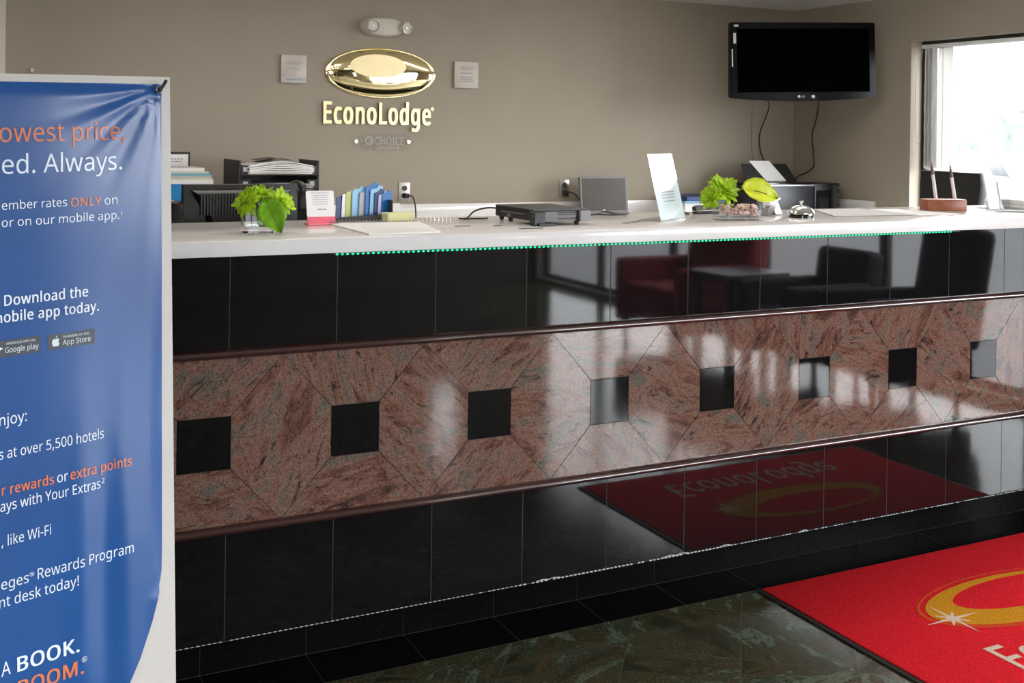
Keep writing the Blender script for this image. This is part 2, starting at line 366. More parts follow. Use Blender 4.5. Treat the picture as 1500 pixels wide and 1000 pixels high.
# outlines of a plain humanist sans: advance width, then closed contours in 1/700 of the cap height
GLYPHS = {
    ' ': (255, ''),
    '!': (264, '160 197,104 197,79 700,184 700;71 53,75 84,88 104,108 115,131 119,154 115,174 104,188 84,192 53,188 23,174 2,154 -10,131 -14,108 -10,88 2,75 23'),
    ',': (263, '188 103,178 67,166 28,151 -12,136 -51,120 -90,104 -126,40 -126,50 -88,59 -47,68 -4,76 38,84 78,89 114,181 114'),
    '-': (316, '39 225,39 301,276 301,276 225'),
    '.': (263, '71 53,75 84,88 104,108 115,130 119,154 115,174 104,188 84,192 53,188 23,174 2,154 -10,130 -14,108 -10,88 2,75 23'),
    '0': (561, '513 351,510 270,500 199,483 137,459 86,427 45,387 15,338 -4,279 -10,208 1,150 33,105 86,73 157,54 246,48 351,54 456,71 545,101 616,145 668,204 700,279 711,351 700,410 668,455 616,487 545,506 456;134 351,138 263,149 191,167 135,195 96,232 72,279 64,327 72,364 95,392 135,411 191,422 263,425 351,422 439,411 510,392 566,364 605,327 629,279 637,232 629,195 605,167 566,149 510,138 439'),
    '1': (561, '348 0,264 0,264 537,268 610,253 595,207 556,132 495,87 553,276 700,348 700'),
    '2': (561, '510 0,47 0,47 72,230 257,279 307,320 351,351 392,375 432,388 473,393 519,385 569,359 606,319 629,270 636,222 632,180 619,141 598,101 570,55 627,84 650,115 670,150 686,187 699,227 707,270 710,331 704,382 687,424 660,455 623,475 577,481 524,476 470,459 421,432 373,396 326,352 278,302 226,156 82,156 78,510 78'),
    '5': (561, '270 429,337 423,394 405,441 375,476 335,498 284,505 224,497 156,474 99,435 52,384 18,319 -3,243 -10,191 -7,142 0,98 12,62 28,62 110,101 91,148 76,197 67,244 64,293 68,335 80,369 100,395 130,411 168,417 215,406 275,375 320,320 348,241 357,212 356,178 352,147 347,122 342,78 370,105 700,456 700,456 622,178 622,162 419,181 422,207 425,237 428'),
    ':': (263, '71 53,75 84,88 104,108 115,130 119,154 115,174 104,188 84,192 53,188 23,174 2,154 -10,130 -14,108 -10,88 2,75 23;71 473,75 504,88 525,108 536,130 539,154 536,174 525,188 504,192 473,188 442,174 422,154 410,130 406,108 410,88 422,75 442'),
    'A': (626, '534 0,450 217,173 217,89 0,0 0,274 703,353 703,625 0;345 507,335 535,329 556,316 597,312 612,307 592,301 572,291 535,281 507,202 295,424 295'),
    'B': (637, '295 700,410 690,494 661,544 608,561 526,557 488,546 453,527 424,500 400,467 383,427 372,427 367,469 357,507 341,539 319,564 288,579 249,584 199,577 140,555 91,519 51,471 23,411 6,341 0,95 0,95 700;313 402,389 409,436 431,461 467,470 517,459 566,429 600,376 618,299 625,183 625,183 402;183 328,183 75,325 75,403 84,454 111,481 153,490 206,486 241,474 271,452 295,420 313,376 325,318 328'),
    'C': (620, '395 632,342 628,294 613,252 590,218 557,190 517,170 468,157 412,153 350,160 269,180 200,213 144,260 102,320 76,394 68,439 70,481 75,522 84,562 95,562 19,522 6,481 -3,435 -8,381 -10,283 1,203 34,140 88,96 160,69 248,60 351,65 427,82 496,109 557,147 610,194 652,252 684,319 703,396 710,449 707,500 699,547 686,589 669,554 594,520 608,482 621,440 629'),
    'D': (716, '656 357,645 249,612 160,559 90,487 40,397 10,290 0,95 0,95 700,311 700,410 690,494 661,563 612,614 546,645 460;563 354,555 439,532 507,494 559,442 596,376 617,298 625,183 625,183 75,278 75,403 93,492 146,545 233'),
    'E': (545, '486 0,95 0,95 700,486 700,486 623,183 623,183 404,469 404,469 327,183 327,183 77,486 77'),
    'F': (509, '183 0,95 0,95 700,486 700,486 623,183 623,183 375,468 375,468 297,183 297'),
    'G': (714, '399 370,641 370,641 26,584 10,526 -1,465 -8,395 -10,295 1,212 34,146 87,99 158,69 247,60 350,71 452,103 540,156 612,227 665,316 699,423 710,480 707,534 699,584 686,631 669,598 592,558 608,514 621,467 629,418 632,340 624,275 598,222 556,183 500,160 431,152 350,159 271,179 202,214 145,264 102,331 76,416 67,458 68,494 72,525 77,553 83,553 291,399 291'),
    'H': (726, '630 0,542 0,542 326,183 326,183 0,95 0,95 700,183 700,183 404,542 404,542 700,630 700'),
    'I': (332, '292 0,39 0,39 51,122 70,122 629,39 649,39 700,292 700,292 649,210 629,210 70,292 51'),
    'K': (607, '607 0,503 0,255 334,183 272,183 0,95 0,95 700,183 700,183 355,213 388,243 422,274 455,304 488,493 700,596 700,319 395'),
    'L': (514, '95 0,95 700,183 700,183 78,489 78,489 0'),
    'M': (889, '404 0,174 614,170 614,171 591,173 564,176 461,176 0,95 0,95 700,225 700,441 126,445 126,665 700,794 700,794 0,707 0,707 465,709 531,711 562,712 590,714 613,710 613,476 0'),
    'N': (745, '650 0,547 0,173 581,169 581,170 557,174 496,176 427,176 0,95 0,95 700,197 700,571 121,575 121,573 140,571 200,569 236,568 272,568 700,650 700'),
    'O': (766, '706 351,701 273,685 203,660 142,624 89,578 47,523 16,458 -3,383 -10,306 -3,240 16,185 48,139 90,104 142,79 204,65 274,60 352,69 453,95 540,140 612,202 666,284 700,384 711,481 700,561 666,624 613,669 541,697 453;153 351,159 269,177 199,209 143,253 101,312 75,383 67,456 75,513 101,557 143,588 199,607 269,613 351,599 469,558 558,487 615,384 633,312 625,253 600,209 558,177 502,159 433'),
    'P': (593, '280 700,399 687,480 646,527 581,543 494,540 452,529 411,510 374,482 340,445 312,396 291,336 277,264 273,183 273,183 0,95 0,95 700;273 625,183 625,183 348,254 348,315 352,365 362,403 381,430 408,447 444,452 490,441 549,409 591,353 616'),
    'R': (610, '288 700,368 694,432 678,481 650,516 612,536 562,543 501,538 450,523 408,499 374,470 349,437 329,403 314,595 0,492 0,323 289,183 289,183 0,95 0,95 700;283 624,183 624,183 364,288 364,362 372,413 398,442 439,452 497,447 538,434 571,411 594,378 611,336 620'),
    'S': (538, '492 187,485 129,462 81,425 42,375 14,314 -4,242 -10,204 -9,167 -6,133 -1,102 5,74 14,50 24,50 108,90 93,138 79,191 70,246 67,294 70,333 80,364 97,386 120,400 147,404 179,400 211,389 237,369 260,339 281,296 302,239 324,197 341,160 359,129 380,104 403,84 429,70 459,62 493,59 531,66 583,87 627,121 662,166 688,220 704,282 710,338 707,388 699,434 687,475 671,448 595,410 610,369 622,326 630,280 632,240 629,207 620,181 604,163 584,152 559,148 530,152 498,163 472,182 449,211 429,250 410,301 389,358 366,405 341,443 312,470 278,487 237'),
    'T': (545, '317 0,228 0,228 623,10 623,10 700,534 700,534 623,317 623'),
    'W': (912, '899 700,713 0,624 0,487 459,475 501,456 576,452 597,449 576,431 500,419 456,286 0,197 0,12 700,104 700,213 273,218 250,224 228,228 206,233 185,237 164,246 106,252 146,256 167,266 211,272 233,277 256,283 277,407 700,498 700,626 275,633 252,645 206,655 163,658 143,665 106,668 131,678 185,684 214,691 243,699 274,807 700'),
    'Y': (555, '277 356,460 700,555 700,322 272,322 0,233 0,233 268,0 700,96 700'),
    'a': (550, '282 534,366 524,425 492,459 437,471 358,471 0,408 0,391 75,387 75,364 48,341 27,315 10,286 -1,252 -8,211 -10,166 -6,126 7,92 28,67 58,50 98,45 146,61 216,107 267,185 300,297 314,386 317,386 348,379 404,358 439,324 458,277 465,237 462,199 452,163 439,129 425,103 489,140 506,184 521,232 531;308 254,225 244,172 223,144 189,134 145,141 107,161 80,192 65,230 60,291 69,341 97,374 143,385 210,385 257'),
    'b': (603, '170 564,167 476,165 456,170 456,196 487,231 512,276 529,332 534,421 517,490 466,534 381,549 263,542 180,522 112,490 59,446 21,393 -2,332 -10,276 -4,231 13,196 37,170 67,163 67,145 0,83 0,83 745,170 745;318 463,268 457,229 442,202 415,183 377,173 327,170 266,170 262,178 176,201 113,247 75,320 62,381 75,425 114,451 177,460 264,451 350,425 413,381 450'),
    'c': (471, '294 -10,228 -3,170 19,122 55,85 107,62 175,54 260,62 348,86 418,124 470,174 507,233 528,300 535,339 533,377 527,411 518,438 507,412 435,386 444,357 452,326 458,298 460,250 454,211 437,181 409,160 371,147 321,143 261,147 203,160 154,181 115,210 87,247 70,293 65,334 67,369 74,401 83,429 95,429 19,402 6,371 -2,336 -8'),
    'd': (603, '270 -10,181 7,113 58,69 143,54 262,69 381,113 466,182 518,271 535,309 533,342 525,371 513,395 497,416 478,433 458,439 458,434 518,433 535,433 745,520 745,520 0,450 0,437 71,433 71,416 49,395 30,370 14,342 1,308 -7;283 62,354 73,400 107,426 165,434 245,434 261,426 347,402 411,356 451,282 464,221 450,178 408,152 344,143 260,152 176,178 114,222 75'),
    'e': (553, '286 535,349 528,402 506,445 470,477 423,496 365,503 298,503 246,143 246,156 168,189 110,241 75,311 64,358 66,400 73,439 84,479 100,479 25,439 9,400 -1,357 -8,307 -10,237 -2,175 21,124 58,86 111,62 178,54 259,61 339,83 407,118 462,164 502,221 527;285 465,230 455,188 425,159 378,145 315,413 315,409 357,399 393,382 423,357 446,325 460'),
    'g': (603, '270 535,319 530,363 516,402 491,434 456,439 456,451 525,520 525,520 -9,513 -77,494 -134,462 -178,417 -210,358 -229,284 -235,230 -233,180 -227,135 -217,95 -202,95 -123,136 -140,182 -153,234 -161,289 -164,350 -154,396 -124,425 -77,434 -16,434 5,435 19,435 39,437 70,433 70,403 35,365 10,321 -5,271 -10,180 8,111 62,68 148,54 262,68 374,111 461,180 517;281 463,241 457,206 439,179 410,159 371,147 321,143 261,152 175,179 112,223 74,283 61,321 63,352 71,378 84,399 103,415 129,426 160,433 197,435 241,435 262,431 326,419 377,398 416,369 442,330 458'),
    'h': (606, '170 526,167 470,165 453,171 453,189 478,213 498,240 514,270 525,301 532,334 534,393 529,441 514,478 489,505 452,521 403,526 342,526 0,441 0,441 336,434 392,413 431,376 455,324 463,271 457,231 441,203 413,184 376,173 329,170 272,170 0,83 0,83 745,170 745'),
    'i': (253, '170 525,170 0,83 0,83 525;127 723,146 719,162 709,174 692,177 668,174 644,162 626,146 616,127 613,108 616,91 626,80 644,76 668,80 692,91 709,108 719'),
    'j': (253, '22 -235,-1 -234,-22 -232,-54 -224,-54 -154,-39 -158,-24 -161,-7 -163,11 -164,39 -159,63 -147,78 -122,83 -81,83 525,170 525,170 -78,166 -124,154 -163,134 -194,106 -217,69 -231;76 668,80 692,91 709,108 719,127 723,146 719,162 709,174 692,177 668,174 644,162 626,146 616,127 613,108 616,91 626,80 644'),
    'k': (524, '169 356,165 271,169 271,210 323,231 348,399 525,500 525,287 301,515 0,411 0,228 245,169 193,169 0,83 0,83 745,169 745'),
    'l': (253, '170 0,83 0,83 745,170 745'),
    'm': (917, '660 535,738 524,793 490,826 430,837 342,837 0,752 0,752 338,745 392,726 431,693 455,645 463,580 452,536 419,511 364,503 290,503 0,418 0,418 338,415 376,406 407,391 432,371 449,344 459,310 463,262 457,226 441,200 414,183 376,173 329,170 273,170 0,83 0,83 525,153 525,166 454,171 454,189 479,211 500,237 515,265 526,295 533,325 535,381 530,427 514,462 486,486 447,491 447,522 486,563 514,610 530'),
    'n': (606, '336 535,419 524,478 490,514 430,526 342,526 0,441 0,441 336,434 392,413 431,376 455,324 463,250 450,203 414,178 354,170 273,170 0,83 0,83 525,153 525,166 454,171 454,190 479,214 500,242 515,272 526,303 533'),
    'o': (593, '540 264,536 202,523 148,502 101,474 62,439 31,397 8,348 -5,295 -10,245 -5,199 8,158 31,123 62,94 101,72 148,58 202,54 264,61 344,83 411,119 464,168 503,228 527,298 535,365 527,424 503,473 464,509 411,532 344;143 264,147 206,159 156,180 116,210 86,249 68,297 62,345 68,384 86,414 116,435 156,447 206,451 264,447 322,434 371,413 410,384 439,345 457,296 463,227 450,179 410,152 347'),
    'p': (603, '333 535,421 518,490 468,534 383,549 264,542 181,522 113,490 60,447 21,394 -2,332 -10,294 -7,261 1,232 13,207 29,187 47,170 67,164 67,168 25,170 -20,170 -235,83 -235,83 525,154 525,166 454,170 454,187 475,207 495,232 512,260 525,294 533;318 463,270 458,232 443,204 418,185 382,174 337,170 280,170 264,173 204,183 154,202 114,230 85,269 68,320 62,363 68,399 88,425 119,445 160,456 209,460 265,451 346,425 409,381 449'),
    'r': (405, '328 535,344 535,360 534,376 532,390 529,379 450,366 453,351 455,323 457,293 454,265 444,239 429,216 408,196 383,182 353,173 319,170 280,170 0,83 0,83 525,154 525,164 429,168 429,186 457,208 483,233 504,262 521,294 532'),
    's': (470, '425 145,419 98,400 60,369 30,327 8,276 -5,216 -10,165 -8,121 -1,84 10,51 24,51 102,86 87,127 73,172 63,218 60,274 65,313 81,335 106,342 137,339 156,331 173,316 188,293 204,259 221,213 239,165 259,125 278,93 300,70 325,55 357,50 396,64 455,104 499,167 526,247 535,294 533,337 526,377 515,415 500,385 431,351 444,316 455,279 462,241 465,194 460,160 448,139 427,132 401,136 381,145 364,162 349,188 335,223 319,268 301,314 282,353 263,384 241,407 215,421 184'),
    't': (354, '259 61,279 62,299 64,318 68,332 72,332 6,316 0,293 -5,268 -9,244 -10,205 -6,168 4,137 24,112 54,96 96,90 153,90 459,16 459,16 500,91 534,125 646,176 646,176 525,328 525,328 459,176 459,176 155,182 113,200 84,226 67'),
    'u': (606, '523 525,523 0,452 0,439 70,435 70,416 45,392 25,364 9,334 -1,302 -8,269 -10,211 -5,163 10,126 36,99 73,83 121,77 181,77 525,165 525,165 187,172 132,193 93,229 70,281 62,334 67,374 84,403 111,422 149,433 196,436 252,436 525'),
    'v': (498, '199 0,0 525,92 525,204 216,221 168,229 142,242 95,246 76,250 76,261 118,269 143,287 194,294 216,406 525,498 525,298 0'),
    'w': (771, '423 297,405 357,400 376,386 436,382 436,369 375,354 317,347 296,253 1,155 1,11 526,100 526,173 246,194 161,200 134,204 110,207 89,211 89,226 156,241 214,339 526,433 526,524 230,531 207,545 157,551 133,556 110,559 90,563 90,570 132,590 217,598 246,672 526,760 526,614 1,513 1'),
    'x': (519, '208 269,26 525,125 525,260 327,394 525,491 525,310 269,501 0,403 0,260 210,115 0,18 0'),
    'y': (500, '1 525,93 525,207 226,225 175,233 151,240 128,246 105,251 83,255 83,262 112,287 187,300 227,407 525,500 525,274 -73,253 -119,230 -158,202 -191,169 -215,130 -230,82 -235,60 -235,41 -233,11 -227,11 -159,37 -163,69 -165,97 -162,121 -153,142 -140,159 -121,173 -98,185 -72,213 -2'),
    '®': (816, '274 135,274 564,399 564,469 556,517 532,545 493,554 437,548 396,530 364,505 341,477 325,591 135,507 135,409 305,348 305,348 135;397 366,431 371,457 385,473 408,478 435,474 465,459 485,433 497,396 501,348 501,348 366;408 -10,333 -3,264 17,202 49,150 92,106 144,75 206,55 275,48 350,55 425,75 494,106 556,150 608,202 651,264 683,333 703,408 710,480 703,548 683,609 651,662 608,706 556,740 494,761 425,768 350,761 275,741 206,709 144,666 92,613 49,552 17,483 -3;408 42,469 48,525 65,577 92,623 129,660 174,688 226,706 285,712 350,706 412,689 470,662 522,626 568,582 605,530 634,472 652,408 658,344 652,285 635,233 608,189 571,153 526,125 474,109 415,103 350,109 288,125 230,153 178,189 132,233 95,285 66,344 48'),
}
_tc = {}
def text_raw(s, bold):
    key = (s, bold)
    if key in _tc: return _tc[key]
    cu = bpy.data.curves.new('t', 'CURVE'); cu.dimensions = '2D'; cu.fill_mode = 'FRONT'
    x = 0
    for ch in s:
        adv_, cs = GLYPHS[ch]
        for c in cs.split(';'):
            if not c: continue
            pts = [tuple(map(int, p.split())) for p in c.split(',')]
            sp = cu.splines.new('POLY'); sp.points.add(len(pts) - 1); sp.use_cyclic_u = True
            for q, (px, py) in zip(sp.points, pts): q.co = ((px + x) / 700, py / 700, 0, 1)
        x += adv_ + bold * 1300
    o = bpy.data.objects.new('t', cu); C.objects.link(o)
    dg = bpy.context.evaluated_depsgraph_get()
    me = bpy.data.meshes.new_from_object(o.evaluated_get(dg))
    V = [(v.co.x, v.co.y) for v in me.vertices]; F = [tuple(p.vertices) for p in me.polygons]
    bpy.data.objects.remove(o); bpy.data.curves.remove(cu); bpy.data.meshes.remove(me)
    if bold:                                                      # heavier strokes: the same outlines doubled up side by side
        V0, F0 = V, F; V = []; F = []
        for dx, dy in ((-1, -.35), (0, -.35), (1, -.35), (-1, .35), (0, .35), (1, .35)):
            n0 = len(V); V += [(x + dx * bold, y + dy * bold) for x, y in V0]; F += [tuple(i + n0 for i in f) for f in F0]
    _tc[key] = (V, F); return V, F
CAPH = None
def text(bm, s, x0, y0, cap, width=None, bold=0, M=None, mi=0, depth=0, dispf=None, xs=None):
    """lettering: left baseline at local (x0,y0), cap height and total width given in metres, placed by M."""
    global CAPH
    CAPH = 1.0
    V, F = text_raw(s, bold)
    if not V: return
    mn = min(x for x, y in V); mxx = max(x for x, y in V)
    k = cap / CAPH; kx = width / (mxx - mn) if width else (k if xs is None else k * xs)
    def pt(x, y, z):
        X = x0 + (x - mn) * kx; Y = y0 + y * k
        if dispf: z = z + dispf(X, Y)
        return M @ Vector((X, Y, z))
    per = len(V) // 6 if bold else len(V)                         # doubled outlines sit a hair above each other
    top = [bm.verts.new(pt(x, y, depth + (i // per) * .00006)) for i, (x, y) in enumerate(V)]
    fs = []
    for f in F:
        try: fs.append(bm.faces.new([top[i] for i in f]))
        except ValueError: pass
    if depth:
        bot = [bm.verts.new(pt(x, y, 0)) for x, y in V]
        cnt = {}
        for f in F:
            for a, b in zip(f, f[1:] + f[:1]): cnt[(a, b)] = 1
        for a, b in list(cnt):
            if (b, a) not in cnt:
                try: fs.append(bm.faces.new((top[b], top[a], bot[a], bot[b])))
                except ValueError: pass
    setmi(fs, mi)

# ================================================================== THE SETTING
XR, YB, ZC, XL, YF = 5.368, 6.2, 2.40, -2.9, -4.1
T = .16
# floor: green marble with a black border strip in front of the desk
bm = NB()
vs = {}
def quadf(x0, y0, x1, y1, mi, z=0.0):
    f = bm.faces.new([bm.verts.new((x, y, z)) for x, y in ((x0, y0), (x1, y0), (x1, y1), (x0, y1))]); f.material_index = mi
quadf(XL, YF, XR, 2.905, 0); quadf(XL, 2.905, XR, 3.30, 1); quadf(XL, 3.30, XR, YB, 0)
struct('floor', bm, [GREEN, DULLBLACK, GROUT], loc=(0, 0, 0), smooth=False)
# joints of the black border strip
bm = NB()
for k in range(-9, 16):
    x = .622 + .2965 * k
    box(bm, (x - .0009, 2.905, .0), (x + .0009, 3.085, .0004))
box(bm, (XL, 2.9035, 0), (XR, 2.9062, .0004))
struct('trim_4', bm, DARKGROUT)
bm = NB(); box(bm, (XL - .2, YF - .2, ZC), (XR + .2, YB + .2, ZC + .12)); struct('ceiling', bm, WHITEPAINT, smooth=False)
bm = NB(); box(bm, (XL, YB, 0), (XR + T, YB + .12, ZC)); struct('wall_back', bm, WALL, smooth=False)
bm = NB(); box(bm, (XL - .12, YF, 0), (XL, YB, ZC)); struct('wall_left', bm, WALL, smooth=False)
bm = NB(); box(bm, (-.05, YB - .045, 0), (.236, YB, ZC), .004); struct('trim_1', bm, CREAM)
# right wall with the office window and the lobby glazing
OW = (3.62, 5.117, .95, 2.112); LW = (-4.02, 1.86, .04, 2.10)
bm = NB()
x0, x1 = XR, XR + T
box(bm, (x0, YF, 0), (x1, YB, LW[2])); box(bm, (x0, YF, 2.112), (x1, YB, ZC))
box(bm, (x0, YF, LW[2]), (x1, LW[0], 2.112)); box(bm, (x0, LW[1], LW[2]), (x1, OW[0], 2.112))
box(bm, (x0, OW[0], LW[2]), (x1, OW[1], OW[2])); box(bm, (x0, OW[1], LW[2]), (x1, YB, 2.112))
box(bm, (x0, LW[0], 2.10), (x1, LW[1], 2.112))
struct('wall_right', bm, WALL, smooth=False)
FW = (-2.3, .1, .55, 2.18); FN = (4.24, 4.60, 1.0, 1.80)
bm = NB()
y0, y1 = YF - T, YF
box(bm, (XL, y0, 0), (XR + T, y1, FW[2])); box(bm, (XL, y0, FW[3]), (XR + T, y1, ZC))
box(bm, (XL, y0, FW[2]), (FW[0], y1, FW[3])); box(bm, (FW[1], y0, FW[2]), (FN[0], y1, FW[3]))
box(bm, (FN[0], y0, FW[2]), (FN[1], y1, FN[2])); box(bm, (FN[0], y0, FN[3]), (FN[1], y1, FW[3])); box(bm, (FN[1], y0, FW[2]), (XR + T, y1, FW[3]))
struct('wall_front', bm, DARKWALL, smooth=False)

def window_x(name, y0, y1, z0, z1, muls, fx, fw=.05):
    f = NB(); d = .05
    for a, b, c, e in ((y0, y0 + fw, z0, z1), (y1 - fw, y1, z0, z1), (y0 + fw, y1 - fw, z0, z0 + fw), (y0 + fw, y1 - fw, z1 - fw, z1)):
        box(f, (fx, a, c), (fx + d, b, e), .003)
    for q in muls: box(f, (fx, q - .035, z0 + fw), (fx + d, q + .035, z1 - fw), .003)
    r = struct(name, f, BRONZE, loc=(fx, (y0 + y1) / 2, z0))
    g = NB(); box(g, (fx + .02, y0 + fw, z0 + fw), (fx + .026, y1 - fw, z1 - fw)); obj('glass_pane', g, PANE, r, smooth=False)
def window_y(name, x0, x1, z0, z1, muls, fy, fw=.05):
    f = NB(); d = .05
    for a, b, c, e in ((x0, x0 + fw, z0, z1), (x1 - fw, x1, z0, z1), (x0 + fw, x1 - fw, z0, z0 + fw), (x0 + fw, x1 - fw, z1 - fw, z1)):
        box(f, (a, fy - d, c), (b, fy, e), .003)
    for q in muls: box(f, (q - .035, fy - d, z0 + fw), (q + .035, fy, z1 - fw), .003)
    r = struct(name, f, BRONZE, loc=((x0 + x1) / 2, fy, z0))
    g = NB(); box(g, (x0 + fw, fy - .026, z0 + fw), (x1 - fw, fy - .02, z1 - fw)); obj('glass_pane', g, PANE, r, smooth=False)
window_x('window_1', *OW, [], 5.463, .04)
window_x('window_2', *LW, [-2.94, -1.77, -.58, .62, 1.74], 5.44)
window_y('window_3', *FW, [-1.1], YF - .06)
window_y('window_4', *FN, [], YF - .06)

# ground and a washed-out street outside the glass
bm = NB(); box(bm, (XR + T, -60, -.25), (90, 70, -.12)); box(bm, (-60, -60, -.25), (XR + T, YF - T, -.12)); struct('ground', bm, CONCRETE, smooth=False)
r = thing('street_canopy', 'pale grey flat canopy on posts seen through the window', 'canopy', (49, 42.8, -.12))
for py in (41.9, 43.7):
    b2 = NB(); box(b2, (48.9, py - .1, -.12), (49.1, py + .1, 2.2)); obj('post', b2, OUTGREY, r)
bm = NB(); box(bm, (48.2, 41.5, 2.2), (49.8, 44.1, 2.45), .03); obj('canopy_roof', bm, OUTGREY, r)
r = thing('building', 'faint grey building behind the canopy seen through the window', 'building', (55, 49.0, -.12))
bm = NB(); box(bm, (53, 45.6, -.12), (57, 51.0, 3.3)); obj('wall', bm, HEDGE, r)
bm = NB(); box(bm, (52.7, 45.3, 3.3), (57.3, 51.3, 3.5), .03); obj('roof', bm, OUTGREY, r)
def hedge(cx, cy, sx, sy, h, seed):
    bm = NB(); t = bmesh.new(); bmesh.ops.create_icosphere(t, subdivisions=4, radius=1)
    for v in t.verts:
        n = mnoise.noise(v.co * 2.2 + Vector((seed, 0, 0))) * .25 + mnoise.noise(v.co * 7 + Vector((seed, 3, 0))) * .08
        v.co = v.co * (1 + n); v.co = Vector((cx + v.co.x * sx, cy + v.co.y * sy, max(-.12, v.co.z * h)))
    merge(bm, t); return bm
tag(obj('tree', hedge(34, 31.5, 3.0, 4.5, 3.6, 3), HEDGE), 'faint grey tree line far outside the window', 'tree')
tag(obj('tree', hedge(40, 14.0, 3.0, 7.5, 5.7, 9), HEDGE), 'added unseen tree darkening the reflection in the slanted sign holder', 'tree')  # invented tree out of view, dims the lower part of the holder's reflection

def car(loc, rotz):
    r = thing('car', 'faint grey parked car seen through the window glare', 'car', loc)
    prof = [(-2.1, .25), (-2.15, .75), (-1.9, .92), (-1.2, .98), (-.6, 1.42), (.7, 1.45), (1.35, 1.02), (2.0, .9), (2.15, .6), (2.1, .25)]
    M0 = Matrix.Translation(Vector(loc)) @ Matrix.Rotation(rotz, 4, 'Z')
    b = NB(); prism(b, prof, -.85, .85, M0 @ Matrix.Rotation(PI / 2, 4, 'X')); obj('body', b, CARGREY, r)
    b = NB(); prism(b, [(-1.12, .98), (-.55, 1.36), (.66, 1.38), (1.2, 1.02)], -.86, .86, M0 @ Matrix.Rotation(PI / 2, 4, 'X')); obj('window', b, BLACKGLOSS, r)
    for sx in (-1.35, 1.35):
        for sy in (-.78, .78):
            b = NB(); cyl(b, M0 @ Vector((sx, sy - .1, .32)), M0 @ Vector((sx, sy + .1, .32)), .32, seg=24); obj('wheel', b, RUBBER, r)
car((18.2, 14.6, -.12), 1.2)

# ================================================================== RECEPTION COUNTER
YT = 3.012
rc = thing('reception_counter', 'long reception counter clad in black tiles with pink-brown granite band', 'counter', (2.3, 3.3, 0))
XA, XB = -.8, XR - .002
bm = NB(); box(bm, (XA, 3.10, 0), (XB, 3.55, 1.151)); obj('carcass', bm, WHITEMELA, rc, smooth=False)
def tile_row(name, z0, z1, xoff, y, pitch=.2997, gap=.0018):
    b = NB()
    box(b, (XA, y + .0008, z0), (XB, 3.10, z1), mi=1)
    k = math.floor((XA - xoff) / pitch) - 0
    x = xoff + k * pitch
    while x < XB:
        a = max(XA, x + gap / 2); c = min(XB, x + pitch - gap / 2)
        if c - a > .01: box(b, (a, y, z0), (c, y + .02, z1), .0008, 1)
        x += pitch
    return obj(name, b, [BLACKSTONE, GROUT], rc)
tile_row('upper_tile_panel', .889, 1.151, .673, YT)
tile_row('lower_tile_panel', .1186, .425, .671, YT)
b = NB(); box(b, (XA, 3.086, 0), (XB, 3.12, .13), mi=1)
x = .622 - .2965 * 5
while x < XB:
    a = max(XA, x + .0008); c = min(XB, x + .2965 - .0008)
    if c - a > .01: box(b, (a, 3.085, .0015), (c, 3.10, .13), .0006, 1)
    x += .2965
obj('toe_kick', b, [DULLBLACK, DARKGROUT], rc)
# granite band: every slab its own vein direction
ZA, ZB, Z0, Z1 = .425, .878, .578, .7205
P = .4215; HW = .0705; G = .0009
b = NB(); lay = b.faces.layers.float.new('rnd')
box(b, (XA, YT + .004, ZA), (XB, 3.09, ZB), mi=1)
Mf = basis(Vector((0, YT, 0)), Vector((1, 0, 0)), Vector((0, 0, 1)), Vector((0, -1, 0)))
def slab(poly, rnd):
    # shrink a hair for the joint
    cx = sum(p[0] for p in poly) / len(poly); cy = sum(p[1] for p in poly) / len(poly)
    q = []
    for x, y in poly:
        d = math.hypot(x - cx, y - cy); s = 1 - 1.3 * G / d; q.append((cx + (x - cx) * s, cy + (y - cy) * s))
    q = [(min(max(x, XA), XB), y) for x, y in q]
    if max(x for x, y in q) - min(x for x, y in q) < .01: return
    for f in prism(b, q, -.006, 0, Mf): f[lay] = rnd
random.seed(21)
for k in range(-4, 12):
    c = .61 + P * k; l = c - P / 2; r_ = c + P / 2
    if r_ < XA or l > XB: continue
    slab([(c - HW, Z1), (c + HW, Z1), (r_, ZB), (l, ZB)], random.random())
    slab([(l, ZA), (r_, ZA), (c + HW, Z0), (c - HW, Z0)], random.random())
    slab([(c + HW, Z0), (r_, ZA), (c + P - HW, Z0), (c + P - HW, Z1), (r_, ZB), (c + HW, Z1)], random.random())
obj('granite_band', b, [GRANITE, DARKGROUT], rc)
for k in range(-3, 12):
    c = .61 + P * k
    if c - HW < XA or c + HW > XB: continue
    b = NB(); box(b, (c - HW + G, YT - .0003, Z0 + G), (c + HW - G, YT + .008, Z1 - G), .0006, 1); obj('accent_tile', b, BLACKSTONE, rc)
for zc, hh in ((.8885, .0125), (.4155, .0125)):
    b = NB(); n = 10
    prof = [(YT + .03, zc - hh), (YT, zc - hh)] + [(YT - .022 * math.cos(-PI/2 + PI * k / n), zc + hh * math.sin(-PI/2 + PI * k / n)) for k in range(n + 1)] + [(YT, zc + hh), (YT + .03, zc + hh)]
    A = [b.verts.new((XA, y, z)) for y, z in prof]; B = [b.verts.new((XB, y, z)) for y, z in prof]
    for i in range(len(prof)): j = (i + 1) % len(prof); b.faces.new((A[i], A[j], B[j], B[i]))
    b.faces.new(A[::-1]); b.faces.new(B)
    obj('bullnose_rail', b, RAILSTONE, rc, ang=.9)
b = NB(); box(b, (XA - .03, 2.982, 1.152), (XB, 3.618, 1.194), .0025, 2)
tag(obj('countertop', b, QUARTZ), 'white quartz countertop along the whole reception counter', 'countertop')
